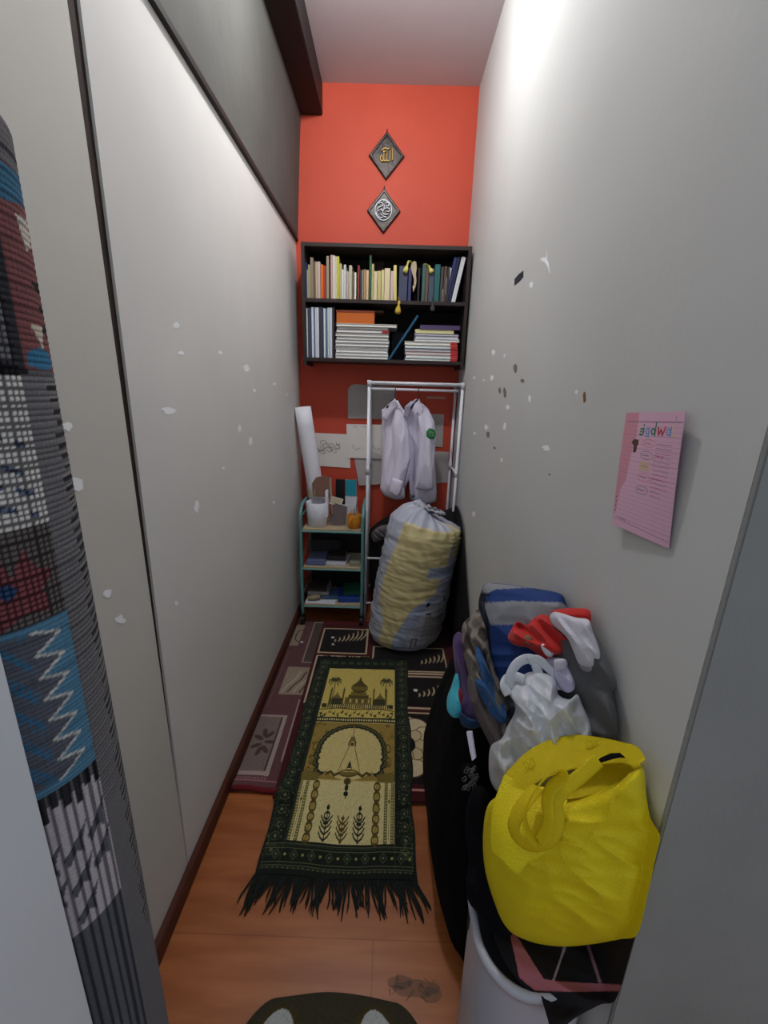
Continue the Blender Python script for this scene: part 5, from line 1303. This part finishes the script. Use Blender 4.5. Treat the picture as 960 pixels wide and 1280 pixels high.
# yellow non-woven tote bag
YEL = (232, 212, 24)
m_yel = mat('yellow_nonwoven', YEL, .62, bump=.5, bscale=420, spec=.3, voro=True)
def thin_mat():
    M = m_yel.copy(); M.name = 'thin_yellow_nonwoven'; n = M.node_tree.nodes; l = M.node_tree.links
    b = n['Principled BSDF']; tr_ = n.new('ShaderNodeBsdfTranslucent'); tr_.inputs[0].default_value = (*lin((250, 232, 40)), 1)
    mx = n.new('ShaderNodeMixShader'); mx.inputs[0].default_value = .35; o_ = n['Material Output']
    l.new(b.outputs[0], mx.inputs[1]); l.new(tr_.outputs[0], mx.inputs[2]); l.new(mx.outputs[0], o_.inputs[0]); return M
m_yth = thin_mat()
yt = empty('yellow_tote_bag', P(712, 1050, .72), label='large bright yellow tote bag with looped handles on top of the hamper', cat='tote bag')
YD_ = lambda x: max(.012, .10-(x-610)/200*.088)
ytf = plane_t([(603, 1043, .80), (823, 1040, .66), (690, 1183, .79)])
soft('bag_body', None, None, [(640, 992), (612, 1003), (604, 1040), (606, 1085), (618, 1128), (633, 1160), (660, 1176), (697, 1183), (735, 1181), (775, 1174), (797, 1167), (810, 1117), (820, 1070), (825, 1045), (813, 1022), (808, 992), (804, 960), (790, 964), (772, 978), (742, 989), (712, 996), (680, 998)],
     ytf, .075, .08, m_yel, yt, wg=.02, N=220, M=60, power=2.4, wr=lambda x, y: .010*ridg(x, y, .9, .018, 2, 51)+.004*ridg(x, y, .3, .05, 3, 53), center=(712, 1085))
# open mouth: back panel standing up, front panel folded outward
def strip(name, rows, m, th, parent):
    """surface through rows of control points (px,py,t)"""
    G = [[np.array(P(q[0], q[1], q[2]+YD_(q[0]))) for q in r_] for r_ in rows]
    nu = 60; nv = 24
    R_ = [smooth_curve(r_, nu, False) for r_ in G]
    V = []
    cols = [smooth_curve([r_[i] for r_ in R_], nv, False) for i in range(nu)]
    for j in range(nv):
        for i in range(nu): V.append(cols[i][j])
    V = [(min(v[0], XR-.003) if v[1] > .475 else v[0], v[1], v[2]) for v in V]
    F = [(j*nu+i, j*nu+i+1, (j+1)*nu+i+1, (j+1)*nu+i) for j in range(nv-1) for i in range(nu-1)]
    o = mesh_obj(name, V, F, m, parent, True); s_ = o.modifiers.new('thickness', 'SOLIDIFY'); s_.thickness = th; s_.offset = 0
    return o
strip('back_panel', [[(628, 972, .640), (655, 943, .665), (684, 926, .690), (717, 919, .700), (750, 922, .690), (778, 928, .665), (797, 934, .640), (807, 949, .615)],
                     [(634, 985, .625), (660, 962, .640), (690, 948, .655), (720, 942, .665), (750, 940, .660), (776, 943, .640), (792, 948, .625), (799, 955, .610)],
                     [(650, 1000, .610), (668, 980, .620), (695, 968, .632), (722, 960, .640), (750, 956, .640), (772, 954, .632), (785, 955, .622), (793, 958, .610)]], m_yth, .0012, yt)
strip('front_panel', [[(700, 990, 0.635), (712, 985, 0.642), (724, 975, 0.652), (738, 962, 0.662), (755, 951, 0.670), (772, 946, 0.672), (788, 948, 0.668), (800, 956, 0.658)],
                      [(705, 996, 0.625), (720, 992, 0.630), (735, 984, 0.638), (750, 976, 0.645), (765, 968, 0.652), (780, 962, 0.656), (794, 960, 0.656), (804, 958, 0.653)],
                      [(708, 999, 0.622), (725, 997, 0.624), (742, 992, 0.628), (758, 985, 0.634), (772, 979, 0.640), (786, 971, 0.646), (798, 963, 0.650), (807, 951, 0.654)]], m_yth, .0012, yt)
strip('folded_flap', [[(631, 968, .640), (645, 975, .632), (660, 980, .625), (675, 983, .618), (690, 986, .612), (708, 996, .60)],
                      [(617, 1005, .615), (635, 1010, .600), (655, 1015, .590), (675, 1015, .583), (692, 1012, .580), (709, 1003, .588)],
                      [(613, 1040, .595), (628, 1045, .575), (648, 1048, .565), (668, 1045, .562), (686, 1036, .565), (706, 1012, .580)],
                      [(615, 1066, .578), (630, 1080, .560), (646, 1093, .550), (660, 1079, .552), (680, 1066, .556), (700, 1030, .572)]], m_yel, .0012, yt)
MB().tube([P(x, y, t+YD_(x)) for x, y, t in ((742, 957, .622), (752, 950, .624), (765, 945, .626), (775, 944, .626), (781, 947, .624))], [.001, .004, .005, .004, .001], 8, flat=.5).build('shaded_opening_strip', m_black, yt, smooth=True)  # black strip stands in for the shade inside the open slit
hd = .0105
ribbon([(x, y, t+YD_(x)) for x, y, t in ((672, 984, .585), (660, 998, .565), (647, 1017, .552), (642, 1035, .548), (650, 1051, .546), (667, 1058, .545), (684, 1053, .546), (694, 1040, .549), (697, 1022, .554), (696, 1002, .562), (704, 988, .572), (728, 968, .590), (748, 950, .605))], hd, .13, m_yth, 'handle', yt, 90, up=(0, 0, 1))
ribbon([(x, y, t+YD_(x)) for x, y, t in ((672, 1054, .542), (660, 1040, .540), (656, 1020, .540), (662, 1000, .545), (675, 980, .555), (690, 966, .565), (702, 963, .57), (703, 972, .568), (690, 984, .560), (684, 1000, .553), (685, 1020, .546), (683, 1038, .543), (674, 1053, .540))], hd*.9, .13, m_yth, 'handle', yt, 90, up=(0, 0, 1))
def patch(cx, cy, s, t, ang):
    pts = []
    for a in range(4):
        q = ang+pi/4+a*pi/2; pts.append((cx+s*cos(q), cy+s*sin(q)))
    mb = MB(); 
    for a in range(4): p, q = pts[a], pts[(a+1) % 4]; mb.tube([P(*p, t), P(*q, t)], .0008, 6)
    mb.tube([P(*pts[0], t), P(*pts[2], t)], .0008, 6); mb.tube([P(*pts[1], t), P(*pts[3], t)], .0008, 6)
    mb.build('stitched_square', m_yel, yt)
patch(662, 955, 9, .641+YD_(662), -.5); patch(740, 931, 9, .672+YD_(740), .15)

# ---- finer pieces go one level deeper, under the part they belong to
def nest(child, host):
    for e in [o for o in bpy.data.objects if o.parent is None and o.children]:
        hosts = [c for c in e.children if c.name.split('.')[0] == host]
        for c in [c for c in e.children if c.name.split('.')[0] == child]:
            if not hosts: break
            cc_ = sum((Vector(b) for b in c.bound_box), Vector())/8
            h = min(hosts, key=lambda q: (sum((Vector(b) for b in q.bound_box), Vector())/8-cc_).length)
            c.parent = h; c.matrix_parent_inverse = Matrix.Identity(4)
for a_, b_ in (('gold_calligraphy', 'board'), ('silver_calligraphy', 'board'), ('medallion_rim', 'board'), ('hanging_loop', 'board'), ('drawing', 'sheet'), ('spine_band', 'cover'),
               ('teal_cover', 'cover'), ('badge_emblem', 'green_badge'), ('caster_wheel', 'caster_fork'), ('joint', 'post'), ('vent_slot', 'tub'), ('printed_lines', 'pad'), ('grey_yarn', 'net_cloth'),
               ('stitched_square', 'back_panel'), ('shaded_opening_strip', 'back_panel'), ('contents', 'gathered_mouth'), ('piping', 'bag_body'), ('carpet_edge_roll', 'mauve_runner')):
    nest(a_, b_)
